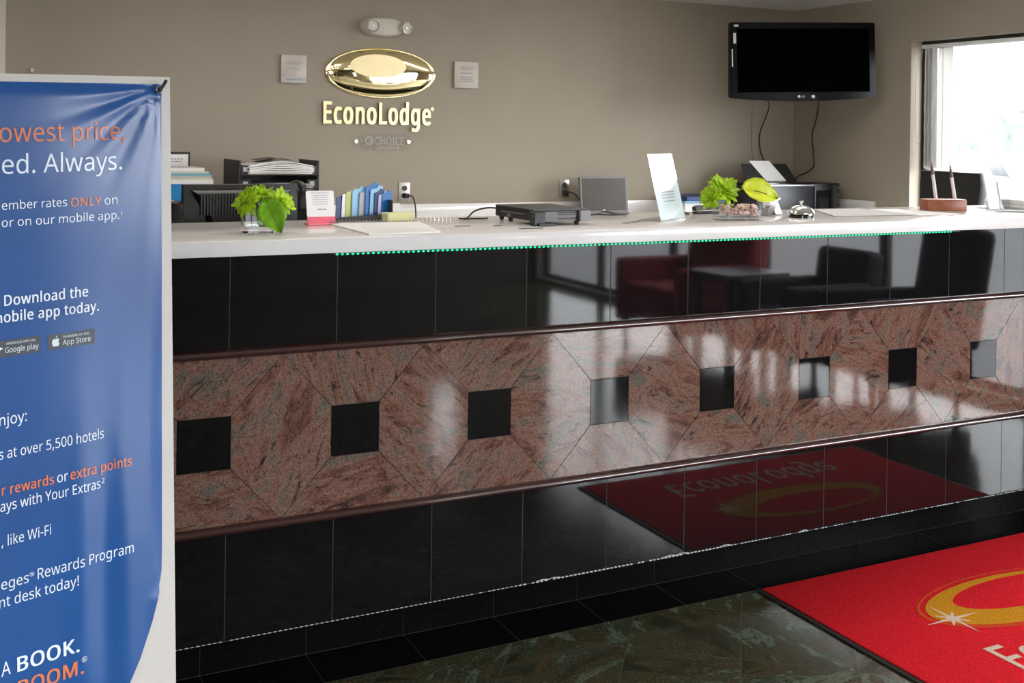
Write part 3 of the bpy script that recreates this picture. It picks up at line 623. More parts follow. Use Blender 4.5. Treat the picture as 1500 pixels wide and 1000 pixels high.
# green led strip under the countertop lip
t_ = thing('led_strip', 'glowing green LED strip under the front edge of the white countertop', 'led strip', (2.2, 2.99, 1.1465))
b = NB(); tube(b, [(.955, 2.9905, 1.1485), (3.4, 2.9905, 1.1485)], .0022, 8, False); obj('tube', b, DARKGREY, t_)
b = NB(); x = .96
while x < 3.35:
    cyl(b, (x, 2.9885, 1.1478), (x + .0058, 2.9885, 1.1478), .0027, seg=8); x += .0152
o = obj('diodes', b, LED, t_); o['kind'] = 'stuff'
# unlit rope light along the toe kick
t_ = thing('rope_light', 'thin unlit white rope light along the bottom edge of the black tiles', 'rope light', (1.8, 3.006, .1165))
b = NB(); tube(b, [(.3, 3.0085, .1172), (4.2, 3.0085, .1172)], .0009, 6, False); obj('tube', b, DARKGREY, t_)
b = NB(); x = .3; random.seed(3)
while x < 4.1:
    th_ = .0012 if x < 1.55 else (.0021 if x < 2.3 else .0014)
    if random.random() > (.05 if x < 2.5 else .35): cyl(b, (x, 3.0075, .1178), (x + .0085, 3.0075, .1178), th_, seg=6)
    x += .0148
for x, s in ((1.655, 1), (1.66, -1), (2.135, 1), (2.14, -1.4), (2.31, 1), (2.66, .6)):
    tube(b, [(x, 3.007, .119), (x + .02 * s, 3.004, .124), (x + .045 * s, 3.004, .121)], .0011, 6)
o = obj('diodes', b, ROPE, t_); o['kind'] = 'stuff'
# scuffed white scratches on a tile above the rope light
# ================================================================== BANNER
BT = Vector((.321, 1.909, 1.575)); u_ = Vector((.951, .309, .026)).normalized(); n_ = Vector((.309, -.951, 0)).normalized(); v_ = n_.cross(u_).normalized()
MB = basis(BT, u_, v_, n_)
BW = .80
bn = thing('banner_stand', 'tall blue hotel rewards banner on white sheet at the left edge', 'banner', (BT.x - .38, BT.y - .1, 0))
b = NB(); H = BT.z - .03
N = 24
box(b, (-BW, -H, -.003), (0.002, 0.0, -.001), M=MB); obj('backing_sheet', b, BANNERWHITE, bn)
def ur(v):
    pts = [(-.012, -.0145), (-.4, -.0175), (-.78, -.0215), (-.82, -.0225), (-.86, -.031), (-.90, -.043), (-.95, -.064), (-1.0, -.094), (-1.06, -.14), (-1.14, -.22), (-1.22, -.33), (-1.30, -.47), (-1.40, -.70), (-1.46, -.80)]
    for (a, x), (c, y) in zip(pts, pts[1:]):
        if v <= a and v >= c: return x + (y - x) * (a - v) / (a - c)
    return pts[0][1] if v > -.012 else -.8
def disp(x, y):
    dx, dy = x + .020, y + .018; r = math.hypot(dx, dy); a = math.atan2(-dy, -dx)
    z = .0065 + .0042 * math.exp(-r / .085) * math.sin(a * 17) * min(1, r / .012)
    z += .0035 * math.exp(-((x + .12) / .05) ** 2) * math.exp(-((y + .85) / .25) ** 2) * math.sin((x + .1) * 75)
    z += .0009 * math.sin(y * 14 + 3 * math.sin(x * 6)) + .0012 * math.sin(x * 23 + y * 2)
    e = -y - .012
    if e < .022: z -= .0055 * (1 - e / .022) ** 2
    if y > -.85:
        e = ur(y) - x
        if e < .026: z -= .0055 * (1 - e / .026) ** 2
    return max(z, .0006)
b = NB(); rows = []
vv = [-.012 - .0045 * i for i in range(14)]
while vv[-1] > -1.45: vv.append(vv[-1] - .011)
ss = [0, .005, .011, .018, .026, .034] + [.034 + .0115 * i for i in range(1, 40)] + [.52, .6, .7, .785]
for y in vv:
    x1 = ur(y); rows.append([b.verts.new(MB @ Vector((max(-.8, x1 - s * 1.0), y, disp(max(-.8, x1 - s), y)))) for s in ss])
for A, B in zip(rows, rows[1:]):
    for k in range(len(ss) - 1):
        try: b.faces.new((A[k], A[k + 1], B[k + 1], B[k]))
        except ValueError: pass
bmesh.ops.remove_doubles(b, verts=b.verts[:], dist=1e-6)
o = obj('printed_field', b, BANNERBLUE, bn, ang=3.0); o['label'] = 'blue printed field'
# lettering, placed in banner coordinates (metres from the top right corner)
MS = MB
def line(bm, s, xl, xr, yl, cap, bold=0, mi=0): text(bm, s, xl, yl, cap, xr - xl, bold, MS, mi, 0, lambda X, Y: disp(X, Y) + .0009)
def linex(bm, s, xr, yl, cap, wd, bold=0, mi=0): line(bm, s, xr - wd, xr, yl, cap, bold, mi)
b = NB(); line(b, 'lowest price,', -0.2847, -0.0802, -0.1022, 0.0282, 0.004); obj('lettering', b, TEXTORANGE, bn)
b = NB(); line(b, 'ed. Always.', -0.2734, -0.0865, -0.1499, 0.0285, 0); obj('lettering', b, TEXTWHITE, bn)
b = NB(); line(b, 'ember rates', -0.2740, -0.1772, -0.2032, 0.0130, 0); obj('lettering', b, TEXTWHITE, bn)
b = NB(); line(b, 'ONLY', -0.1713, -0.1221, -0.2048, 0.0136, 0.022); obj('lettering', b, TEXTORANGE, bn)
b = NB(); line(b, 'on', -0.1165, -0.0951, -0.2047, 0.0139, 0); obj('lettering', b, TEXTWHITE, bn)
b = NB(); line(b, 'or on our mobile app.', -0.2744, -0.0925, -0.2288, 0.0130, 0); obj('lettering', b, TEXTWHITE, bn)
b = NB(); line(b, '1', -0.0907, -0.0879, -0.2245, 0.0066, 0); obj('lettering', b, TEXTWHITE, bn)
b = NB(); line(b, 'Download the', -0.2719, -0.1448, -0.3467, 0.0157, 0.026); obj('lettering', b, TEXTWHITE, bn)
b = NB(); line(b, 'mobile app today.', -0.2898, -0.1274, -0.3715, 0.0156, 0.026); obj('lettering', b, TEXTWHITE, bn)
b = NB(); line(b, 'Enjoy:', -0.2917, -0.2415, -0.5246, 0.0163, 0); obj('lettering', b, TEXTWHITE, bn)
b = NB(); line(b, 's at over 5,500 hotels', -0.2826, -0.1219, -0.5750, 0.0153, 0); obj('lettering', b, TEXTWHITE, bn)
b = NB(); line(b, 'r rewards', -0.2793, -0.2019, -0.6292, 0.0148, 0.028); obj('lettering', b, TEXTORANGE, bn)
b = NB(); line(b, 'or', -0.1971, -0.1806, -0.6290, 0.0154, 0); obj('lettering', b, TEXTWHITE, bn)
b = NB(); line(b, 'extra points', -0.1769, -0.0761, -0.6288, 0.0155, 0.028); obj('lettering', b, TEXTORANGE, bn)
b = NB(); line(b, 'ays with Your Extras', -0.2816, -0.1284, -0.6535, 0.0153, 0); obj('lettering', b, TEXTWHITE, bn)
b = NB(); line(b, '2', -0.1261, -0.1216, -0.6468, 0.0076, 0); obj('lettering', b, TEXTWHITE, bn)
b = NB(); line(b, ', like Wi-Fi', -0.2803, -0.2070, -0.7064, 0.0154, 0); obj('lettering', b, TEXTWHITE, bn)
b = NB(); line(b, 'eges', -0.2811, -0.2409, -0.7710, 0.0154, 0); obj('lettering', b, TEXTWHITE, bn)
b = NB(); line(b, '®', -0.2398, -0.2326, -0.7631, 0.0063, 0); obj('lettering', b, TEXTWHITE, bn)
b = NB(); line(b, 'Rewards Program', -0.2275, -0.0749, -0.7705, 0.0163, 0); obj('lettering', b, TEXTWHITE, bn)
b = NB(); line(b, 'nt desk today!', -0.2843, -0.1653, -0.7977, 0.0159, 0); obj('lettering', b, TEXTWHITE, bn)
b = NB(); line(b, 'A', -0.2827, -0.2693, -0.9008, 0.0205, 0); obj('lettering', b, TEXTWHITE, bn)
b = NB(); line(b, 'BOOK.', -0.2597, -0.1655, -0.9018, 0.0218, 0.034); obj('lettering', b, TEXTWHITE, bn)
b = NB(); line(b, 'BOOM.', -0.2592, -0.1593, -0.9380, 0.0218, 0.034); obj('lettering', b, TEXTORANGE, bn)
b = NB(); line(b, '®', -0.1624, -0.1537, -0.9207, 0.0086, 0); obj('lettering', b, TEXTWHITE, bn)
# badges
b = NB()
D1 = lambda X, Y: disp(X, Y) + .0004
def flat(poly, bm, z, mi=0):
    f = bm.faces.new([bm.verts.new(MB @ Vector((x, y, disp(x, y) + z))) for x, y in poly]); f.material_index = mi
flat(rrect(-.2082, -.4225, -.1345, -.3993, .002), b, .0006); ba = obj('app_badge', b, BADGE, bn)
b = NB(); flat(rrect(-.303, -.4233, -.2202, -.3982, .002), b, .0006); bb = obj('app_badge', b, BADGE, bn)
for s_, a_, c_, y_, h_, pa in (('Available on the', -.1854, -.1440, -.4068, .0038, ba), ('App Store', -.1856, -.1415, -.4178, .0080, ba), ('ANDROID APP ON', -.2700, -.2275, -.4052, .0032, bb), ('Google play', -.2715, -.2225, -.4172, .0080, bb)):
    b = NB(); line(b, s_, a_, c_, y_, h_, 0); obj('badge_lettering', b, TEXTWHITE, pa)
ap = [(0, .30), (.16, .36), (.36, .30), (.44, .18), (.32, .04), (.33, -.14), (.46, -.26), (.36, -.48), (.22, -.62), (.08, -.57), (-.06, -.57), (-.22, -.62), (-.38, -.44), (-.47, -.18), (-.45, .10), (-.33, .28), (-.16, .35)]
b = NB(); flat([(-.1965 + .0125 * x, -.4108 + .0125 * y) for x, y in ap], b, .0012)
flat([(-.1965 + .0125 * x, -.4108 + .0125 * y) for x, y in [(.0, .40), (.03, .58), (.20, .72), (.18, .52)]], b, .0012); obj('badge_logo', b, TEXTWHITE, ba)
b = NB(); flat([(-.2835, -.4155), (-.2835, -.4045), (-.2745, -.4100)], b, .0012); obj('badge_logo', b, TEXTWHITE, bb)
# grommet, hook and the stand behind
def torus(bm, M, R, r, n=24, k=8):
    rings = [[bm.verts.new(M @ Vector(((R + r * math.cos(2*PI*j/k)) * math.cos(2*PI*i/n), (R + r * math.cos(2*PI*j/k)) * math.sin(2*PI*i/n), r * math.sin(2*PI*j/k)))) for j in range(k)] for i in range(n)]
    for i in range(n):
        for j in range(k): bm.faces.new((rings[i][j], rings[(i+1) % n][j], rings[(i+1) % n][(j+1) % k], rings[i][(j+1) % k]))
for gx in (-.0215, -.7785):
    b = NB(); torus(b, MB @ Matrix.Translation((gx, -.021, .0085)), .0048, .0017); obj('grommet', b, STEEL, bn)
for gx, s in ((-.0215, 1), (-.7785, -1)):
    b = NB()
    tube(b, [MB @ Vector(p) for p in ((gx - .12 * s, -.3, -.03), (gx - .02 * s, -.06, -.012), (gx - .002 * s, -.024, .003), (gx - .001 * s, -.0225, .012), (gx + .010 * s, -.006, .013))], .0028, 8)
    obj('hook', b, BLACKPLASTIC, bn)
for sx in (1, -1):
    b = NB()
    c = MB @ Vector((-.4, -1.1, -.06))
    tube(b, [c, MB @ Vector((-.4 + sx * .26, -.3, -.03))], .006, 8, False); tube(b, [c, Vector((c.x, c.y, c.z)) + u_ * (sx * .33) - up * (c.z - .006) + n_ * .04], .006, 8, False)
    obj('pole', b, BLACKPLASTIC, bn)
b = NB(); c = MB @ Vector((-.4, -1.1, -.06)); tube(b, [c, c - n_ * .35 - up * (c.z - .006)], .006, 8, False); obj('rear_leg', b, BLACKPLASTIC, bn)

# ================================================================== FLOOR MAT
fm = thing('floor_mat', 'red hotel logo mat on the floor in front of the counter', 'mat', (3.14, 2.43, 0))
b = NB(); box(b, (2.378, 1.955, .0003), (3.912, 2.893, .006), .002, 1); obj('rubber_border', b, RUBBER, fm)
b = NB(); box(b, (2.396, 1.973, .005), (3.894, 2.887, .0105), .002, 2); obj('pile', b, REDPILE, fm)
MM = basis(Vector((3.14, 2.49, .0107)), Vector((1, 0, 0)), Vector((0, 1, 0)), Vector((0, 0, 1)))
def ring(bm, out, inn, z0, z1, M, mi):
    n = len(out); V = {}
    def q(p, z): return bm.verts.new(M @ Vector((p[0], p[1], z)))
    O0 = [q(p, z0) for p in out]; O1 = [q(p, z1) for p in out]; I0 = [q(p, z0) for p in inn]; I1 = [q(p, z1) for p in inn]
    fs = []
    for k in range(n):
        j = (k + 1) % n
        fs += [bm.faces.new((O1[k], O1[j], I1[j], I1[k])), bm.faces.new((O0[k], O0[j], O1[j], O1[k])), bm.faces.new((I1[k], I1[j], I0[j], I0[k])), bm.faces.new((O0[k], I0[k], I0[j], O0[j]))]
    setmi(fs, mi)
def star_poly(cx, cy, R, r, n=8, rot=0, alt=None):
    P = []
    for k in range(2 * n):
        a = rot + PI * k / n; q = r if k % 2 else R * (1 if (k // 2) % 2 == 0 or alt is None else alt)
        P.append((cx + q * math.cos(a), cy + q * math.sin(a)))
    return P
b = NB(); ring(b, ell(0, 0, .432, .176, 64), ell(0, .004, .418, .168, 64), 0, .0006, MM, 0); obj('emblem_outline', b, MATORANGE, fm)
b = NB(); ring(b, ell(0, -.002, .405, .155, 64), ell(.035, .030, .30, .098, 64), 0, .0007, MM, 0); obj('emblem_ring', b, MATGOLD, fm)
b = NB(); prism(b, star_poly(-.355, -.035, .105, .018, 8, .0, .55), 0, .0010, MM); obj('star', b, MATCREAM, fm)
b = NB(); text(b, 'EconoLodge', -.44, -.375, .155, .88, .025, MM, 0, .0008); obj('lettering', b, MATCREAM, fm)

# ================================================================== CEILING LAMPS
def ceiling_lamp(x, y, label):
    t_ = thing('ceiling_light', label, 'ceiling light', (x, y, ZC - .11), 'ceiling lights')
    b = NB(); box(b, (x - .62, y - .16, ZC - .03), (x + .62, y + .16, ZC - .0005), .004, 2); obj('frame', b, FIXTURE, t_)
    b = NB(); box(b, (x - .60, y - .14, ZC - .105), (x + .60, y + .14, ZC - .03), .03, 3); obj('diffuser', b, DIFFUSER, t_)
ceiling_lamp(1.3, 4.75, 'long ceiling light above the back office on the banner side')
ceiling_lamp(3.5, 4.75, 'long ceiling light above the back office on the television side')
ceiling_lamp(1.15, 3.4, 'long ceiling light above the counter on the banner side')
ceiling_lamp(3.0, 3.4, 'long ceiling light above the counter on the window side')
ceiling_lamp(2.9, 1.0, 'long ceiling light above the red floor mat in the lobby')

# ================================================================== BACK WALL SIGN
MW = basis(Vector((0, YB, 0)), Vector((1, 0, 0)), Vector((0, 0, 1)), Vector((0, -1, 0)))
sg = thing('wall_sign', 'polished gold oval emblem and gold raised letters on the taupe wall', 'sign', (2.245, YB, 1.51))
b = NB(); CXs, CZs, A_, B_ = 2.25, 1.838, .343, .147
rings = []; n = 72
def dome(bm, prof, cx, cz, ox=0, oz=0):
    rings = []
    for s, d in prof:
        if s == 0: rings.append([bm.verts.new(MW @ Vector((cx + ox, cz + oz, d)))])
        else: rings.append([bm.verts.new(MW @ Vector((cx + ox * (1 - s) + A_ * s * math.cos(2*PI*k/n), cz + oz * (1 - s) + B_ * s * math.sin(2*PI*k/n), d))) for k in range(n)])
    for p, q in zip(rings, rings[1:]):
        for k in range(n):
            f = [p[k % len(p)], p[(k+1) % n % len(p)], q[(k+1) % n % len(q)], q[k % len(q)]]; g = []
            for v in f:
                if v not in g: g.append(v)
            if len(g) > 2: bm.faces.new(g)
dome(b, [(1, .002), (1, .011), (.988, .014), (.955, .0148), (.945, .0135), (.935, .0150), (.86, .0215), (.76, .0285), (.66, .0335), (.56, .0365), (.44, .0385), (0, .0395)], CXs, CZs, -.015, .03)
obj('emblem', b, GOLD, sg, ang=1.0)
b = NB(); dd = .0405
prism(b, ell(CXs - .030, CZs + .040, .172, .068, 64), .0335, dd, MW); obj('emblem_centre', b, GOLDPALE, sg)
b = NB()
prism(b, star_poly(CXs - .288, CZs + .005, .078, .007, 8, PI / 8, .62), .0250, .0290, MW); obj('star', b, GOLDDARK, sg)
# individual raised letters
LB = .062
V, F = text_raw('EconoLodge', LB)
letters = 'EconoLodge'; xw = {}
full = max(x for x, y in V) - min(x for x, y in V)
def adv(s): 
    V2, _ = text_raw(s, LB); return max(x for x, y in V2)
x0s = 1.893; total = .665; fullb = adv('EconoLodge') - min(x for x, y in text_raw('EconoLodge', LB)[0])
k_ = total / fullb
for i, ch in enumerate(letters):
    Vc, _ = text_raw(ch, LB); wdt = (max(x for x, y in Vc) - min(x for x, y in Vc)) * k_
    xr = adv(letters[:i + 1]) * k_
    b = NB(); text(b, ch, x0s + xr - wdt, 1.541, .122, wdt, LB, MW @ Matrix.Translation((0, 0, .004)), 0, .014)
    obj('letter', b, GOLDSATIN, sg)
b = NB(); cyl(b, (2.573, YB - .002, 1.635), (2.573, YB - .016, 1.635), .0105, seg=20); obj('registered_mark', b, GOLDSATIN, sg)
b = NB(); text(b, 'R', 2.5695, 1.6305, .009, .007, .02, MW @ Matrix.Translation((0, 0, .0164))); obj('registered_mark_letter', b, GOLDDARK, sg)
# small clear plate below
cp = thing('wall_plate', 'small clear plate with silver hotel chain lettering below the gold letters', 'sign', (2.26, YB, 1.385))
b = NB(); box(b, (2.085, YB - .016, 1.385), (2.435, YB - .012, 1.482), .001, 1); obj('acrylic_plate', b, MATTACRYLIC, cp)
b = NB()
M2 = MW @ Matrix.Translation((0, 0, .0165))
text(b, 'by', 2.127, 1.438, .016, .018, 0, M2); text(b, 'CHOICE', 2.212, 1.420, .044, .182, .01, M2, 0); text(b, 'HOTELS', 2.232, 1.394, .016, .135, 0, M2)
ring(b, ell(2.178, 1.442, .025, .025, 32), ell(2.178, 1.442, .017, .017, 32), 0, .002, M2, 0)
box(b, (2.172, 1.430, 0), (2.177, 1.454, .002), M=M2); box(b, (2.183, 1.430, 0), (2.188, 1.454, .002), M=M2); box(b, (2.172, 1.440, 0), (2.188, 1.445, .002), M=M2)
obj('lettering', b, PLATELETTER, cp)
for x in (2.097, 2.423):
    b = NB(); cyl(b, (x, YB, 1.437), (x, YB - .022, 1.437), .009, seg=16); obj('pin', b, CHROME, cp)
# plaques
def bars(bm, M, x0, x1, ys, h, z=.0004, jitter=.2, center=True, seed=1):
    rnd = random.Random(seed)
    for y in ys:
        wd = (x1 - x0) * (1 - jitter * rnd.random()); xa = (x0 + x1 - wd) / 2 if center else x0
        x = xa
        while x < xa + wd - h:
            l = min(h * rnd.uniform(1.5, 5), xa + wd - x); box(bm, (x, y, 0), (x + l, y + h, z), M=M); x += l + h * .8
def plaque(label, x0, x1, z0, z1, d):
    p = thing('wall_plaque', label, 'plaque', ((x0 + x1) / 2, YB, z0)); b = NB()
    box(b, (x0, YB - d, z0), (x1, YB, z1), .002, 2); obj('plate', b, PLAQUE, p); return p, MW @ Matrix.Translation((0, 0, d + .0003))
p, M2 = plaque('beige square duty manager plaque left of the gold oval', 1.648, 1.794, 1.762, 1.921, .022)
b = NB(); text(b, 'Manager', 1.672, 1.869, .017, .10, .005, M2); text(b, 'on Duty', 1.680, 1.838, .017, .083, .005, M2); obj('lettering', b, INK, p)
b = NB(); box(b, (1.653, 1.768, 0), (1.789, 1.798, .002), M=M2); obj('name_slot', b, PAPERGREY, p)
b = NB(); bars(b, M2 @ Matrix.Translation((0, 0, .0021)), 1.675, 1.770, [1.780], .006); obj('name_print', b, INK, p)
p, M2 = plaque('beige square notice plaque right of the gold oval', 2.712, 2.871, 1.768, 1.928, .022)
b = NB(); bars(b, M2, 2.745, 2.842, [1.893, 1.880], .0055, seed=4); obj('print', b, INK, p)
b = NB(); bars(b, M2, 2.745, 2.842, [1.856], .0055, seed=5); obj('print', b, INK, p)
b = NB(); bars(b, M2, 2.745, 2.842, [1.830, 1.818, 1.806], .0055, seed=6); obj('print', b, INK, p)
# emergency light
el = thing('emergency_light', 'off-white twin-head emergency light above the gold oval', 'emergency light', (2.245, YB, 2.05))
b = NB()
pr = []
for k in range(40):
    a = 2 * PI * k / 40; c, s = math.cos(a), math.sin(a); pr.append((2.243 + .128 * math.copysign(abs(c) ** .7, c), 2.108 + .056 * math.copysign(abs(s) ** .8, s)))
def loft(bm, poly, steps, M):
    cx = sum(p[0] for p in poly) / len(poly); cy = sum(p[1] for p in poly) / len(poly); R = []
    for s, d in steps: R.append([bm.verts.new(M @ Vector((cx + (x - cx) * s, cy + (y - cy) * s, d))) for x, y in poly])
    for A, B in zip(R, R[1:]):
        for k in range(len(poly)): j = (k + 1) % len(poly); bm.faces.new((A[k], A[j], B[j], B[k]))
    bm.faces.new(R[0][::-1]); bm.faces.new(R[-1])
loft(b, pr, [(1, 0), (1, .035), (.96, .055), (.86, .068), (.70, .072)], MW); obj('body', b, FIXTURE, el)
for hx, dx in ((2.165, -.10), (2.352, .45)):
    c = Vector((hx, YB - .062, 2.108)); d = Vector((dx, -1, -.08)).normalized()
    b = NB(); cyl(b, c, c + d * .045, .026, .036, 24); h_ = obj('lamp_head', b, FIXTURE, el)
    b = NB(); x_, y_ = frame_of(d); Ml = basis(c + d * .045, x_, y_, d); lathe(b, [(.036, 0), (.036, .004), (.032, .004), (.020, -.006), (.008, -.009), (.006, .002), (0, .003)], (0, 0, 0), 24, M=None)
    b.transform(Ml); obj('lens', b, LENS, h_)
b = NB(); cyl(b, (.362, YB, 1.783), (.362, YB - .02, 1.783), .005, seg=8); cyl(b, (.362, YB - .02, 1.783), (.362, YB - .024, 1.783), .009, seg=10)
tag(obj('wall_hook', b, FIXTURE), 'tiny pale hook on the back wall above the banner', 'hook')
# outlets
def outlet(label, cx, cz, w_, h_):
    p = thing('wall_outlet', label, 'outlet', (cx, YB, cz - h_ / 2))
    b = NB(); box(b, (cx - w_/2, YB - .006, cz - h_/2), (cx + w_/2, YB, cz + h_/2), .002, 2); obj('cover_plate', b, STEEL, p)
    for dz in (.022, -.022):
        b = NB(); prism(b, ell(cx, cz + dz, .017, .016, 20), 0, .0085, MW); obj('receptacle', b, BROWNPLAST, p)
    return p
outlet('steel wall outlet above the backsplash beside the blue folders', 2.405, 1.140, .071, .114)
outlet('steel wall outlet left of the small square monitor', 3.495, 1.150, .070, .112)
def plug_cord(label, cx, cz, pts):
    p = thing('power_cord', label, 'cord', (cx, YB - .03, cz)); b = NB(); box(b, (cx - .013, YB - .042, cz - .013), (cx + .013, YB - .009, cz + .013), .004, 2); obj('plug', b, BLACKPLASTIC, p)
    b = NB(); tube(b, [(cx, YB - .035, cz)] + pts, .0042, 8); obj('cable', b, BLACKPLASTIC, p)
plug_cord('black power cord plugged into the outlet beside the blue folders', 2.412, 1.118, [(2.435, YB - .06, 1.115), (2.458, YB - .05, 1.06), (2.46, YB - .06, .975)])
plug_cord('black power cord plugged into the outlet left of the square monitor', 3.495, 1.128, [(3.53, YB - .06, 1.125), (3.575, YB - .06, 1.08), (3.61, YB - .10, .99), (3.63, YB - .14, .975)])

# ================================================================== BACK DESK
bd = thing('back_desk', 'white back counter with backsplash along the taupe wall', 'desk', (3.0, 5.9, 0))
b = NB(); box(b, (.24, 5.55, .93), (XR - .001, YB - .001, .97), .002, 2); box(b, (4.75, 5.10, .93), (XR - .001, 5.55, .97), .002, 2); obj('top', b, QUARTZ, bd)
b = NB(); box(b, (.24, YB - .022, .97), (XR - .001, YB - .001, 1.068), .002, 2); box(b, (XR - .022, 5.40, .97), (XR - .001, YB - .022, 1.09), .002, 2); obj('backsplash', b, QUARTZ, bd)
b = NB(); box(b, (.26, 5.62, .0), (XR - .001, YB - .001, .93)); box(b, (4.80, 5.14, .0), (XR - .001, 5.62, .93)); obj('cabinet', b, WHITEMELA, bd, smooth=False)
sd = thing('staff_desk', 'white staff work surface behind the reception counter', 'desk', (2.4, 3.95, 0))
b = NB(); box(b, (.25, 3.552, .72), (4.4, 4.30, .76), .002, 2); obj('top', b, WHITEMELA, sd)
for x in (.27, 2.3, 4.36):
    b = NB(); box(b, (x, 3.6, 0), (x + .03, 4.26, .72)); obj('panel_leg', b, WHITEMELA, sd)

# ---- letter trays and their papers
lt = thing('letter_tray', 'black stacked letter trays full of papers on the back counter', 'letter tray', (1.497, 5.78, .97))
TX0, TX1, TY0, TY1 = 1.289, 1.708, 5.62, 5.96
for x0, x1 in ((TX0, TX0 + .012), (TX1 - .012, TX1)):
    b = NB(); box(b, (x0, TY0, .97), (x1, TY1, 1.34), .002, 1); obj('side_panel', b, BLACKPLASTIC, lt)
for k in range(5):
    z = .972 + .073 * k
    b = NB(); box(b, (TX0 + .012, TY0 + .004, z), (TX1 - .012, TY1 - .004, z + .006)); box(b, (TX0 + .012, TY1 - .012, z), (TX1 - .012, TY1 - .004, z + .06))
    for s in (0, 1):
        xa = TX0 + .012 if s == 0 else TX1 - .062
        box(b, (xa, TY0, z), (xa + .05, TY0 + .006, z + .05))
    obj('tray', b, BLACKPLASTIC, lt)
for k in (3, 4):
    for xa in (TX0 + .024, TX1 - .05):
        z = .972 + .073 * k
        b = NB(); box(b, (xa, TY0 - .0015, z + .018), (xa + .024, TY0 + .0005, z + .042)); obj('label_tab', b, PAPERGREY, lt)
def sheets(bm, x0, x1, y0, y1, z, n, th, seed, sag=.0, jit=.012):
    rnd = random.Random(seed)
    for i in range(n):
        a = rnd.uniform(-.05, .05); dx, dy = rnd.uniform(-jit, jit), rnd.uniform(-jit, jit)
        M = Matrix.Translation(((x0 + x1) / 2 + dx, (y0 + y1) / 2 + dy, z + i * th)) @ Matrix.Rotation(a, 4, 'Z')
        nx = 8; W2 = (x1 - x0) / 2; D2 = (y1 - y0) / 2
        top = [[bm.verts.new(M @ Vector((-W2 + 2 * W2 * q / nx, sy * D2, th * .9 + sag * math.sin(PI * q / nx) * (i + 1) / n))) for q in range(nx + 1)] for sy in (-1, 1)]
        bot = [[bm.verts.new(M @ Vector((-W2 + 2 * W2 * q / nx, sy * D2, sag * math.sin(PI * q / nx) * (i + 1) / n))) for q in range(nx + 1)] for sy in (-1, 1)]
        for q in range(nx):
            bm.faces.new((top[0][q], top[0][q+1], top[1][q+1], top[1][q])); bm.faces.new((bot[0][q], bot[1][q], bot[1][q+1], bot[0][q+1]))
            bm.faces.new((bot[0][q], bot[0][q+1], top[0][q+1], top[0][q])); bm.faces.new((bot[1][q], top[1][q], top[1][q+1], bot[1][q+1]))
        bm.faces.new((bot[0][0], top[0][0], top[1][0], bot[1][0])); bm.faces.new((bot[0][nx], bot[1][nx], top[1][nx], top[0][nx]))
b = NB(); sheets(b, 1.335, 1.665, 5.60, 5.90, 1.272, 7, .006, 3, .022); tag(obj('paper_stack', b, PAPER, smooth=False), 'bulging stack of white papers in the top letter tray', 'papers')
b = NB(); sheets(b, 1.34, 1.668, 5.585, 5.88, 1.2715, 1, .0006, 9, .0); b.transform(Matrix.Translation((0, 0, -.0004))); tag(obj('paper_sheet', b, PAPERCREAM, smooth=False), 'cream sheet under the papers in the top letter tray', 'paper')
b = NB(); sheets(b, 1.42, 1.60, 5.66, 5.86, 1.3375, 2, .001, 12, .012); tag(obj('paper_sheet', b, mat('brown_paper', (.17, .14, .115), .8), smooth=False), 'brown sheet lying on top of the letter tray papers', 'paper')
b = NB(); sheets(b, 1.335, 1.665, 5.60, 5.90, 1.199, 4, .005, 5, .006); tag(obj('paper_stack', b, PAPERGREY, smooth=False), 'greyish papers in the second letter tray from the top', 'papers')

# ---- left stack beside the banner
b = NB(); box(b, (.60, 5.66, .97), (1.10, 5.98, 1.136), .004, 2); tag(obj('storage_box', b, BLACKPLASTIC), 'black box under the blue tray beside the banner on back counter', 'box')
bx = thing('document_tray', 'bright blue tray below the pile of folders beside the banner', 'tray', (.87, 5.8, 1.136))
b = NB(); box(b, (.70, 5.66, 1.137), (1.052, 5.96, 1.143)); obj('base', b, BLUEF, bx)
for lo, hi in (((.70, 5.66, 1.143), (1.052, 5.666, 1.218)), ((.70, 5.954, 1.143), (1.052, 5.96, 1.218)), ((.70, 5.666, 1.143), (.706, 5.954, 1.218)), ((1.046, 5.666, 1.143), (1.052, 5.954, 1.218))):
    b = NB(); box(b, lo, hi); obj('wall', b, mat('blue_tray_plastic', (.01, .22, .52), .35), bx)
rnd = random.Random(4)
cols = [('white', PAPER, 'lowest'), ('pale cream', PAPERCREAM, 'second'), ('light grey', PAPERGREY, 'third'), ('light blue', CYANF, 'fourth'), ('cream', PAPERCREAM, 'fifth'), ('white', PAPER, 'topmost')]
z = 1.2195
ths = [.024, .008, .013, .009, .008, .020]
for i, ((cn, mt, pos), th_) in enumerate(zip(cols, ths)):
    xr_ = 1.176 - (.004 * i if i < 4 else .022 * (i - 3)); b = NB(); box(b, (.74 + rnd.uniform(-.01, .01), 5.67, z), (xr_, 5.95 + rnd.uniform(-.01, .01), z + th_ - .0008), .0015, 1)
    tag(obj('file_folder', b, mt), f'{cn} folder, {pos} of the flat pile beside the banner', 'folder', 'flat folder pile beside the banner'); z += th_
cb_ = thing('clipboard', 'black clipboard with white paper standing behind the folder pile beside banner', 'clipboard', (.95, 5.975, 1.22))
b = NB(); box(b, (.80, 5.968, 1.137), (1.116, 5.974, 1.374), .002, 1); obj('board', b, BLACKPLASTIC, cb_)
b = NB(); box(b, (.81, 5.966, 1.16), (1.106, 5.9675, 1.362)); obj('paper', b, PAPER, cb_)
b = NB(); bars(b, basis(Vector((0, 5.9655, 0)), Vector((1, 0, 0)), Vector((0, 0, 1)), Vector((0, -1, 0))), .98, 1.08, [1.335, 1.322], .005); obj('print', b, INK, cb_)

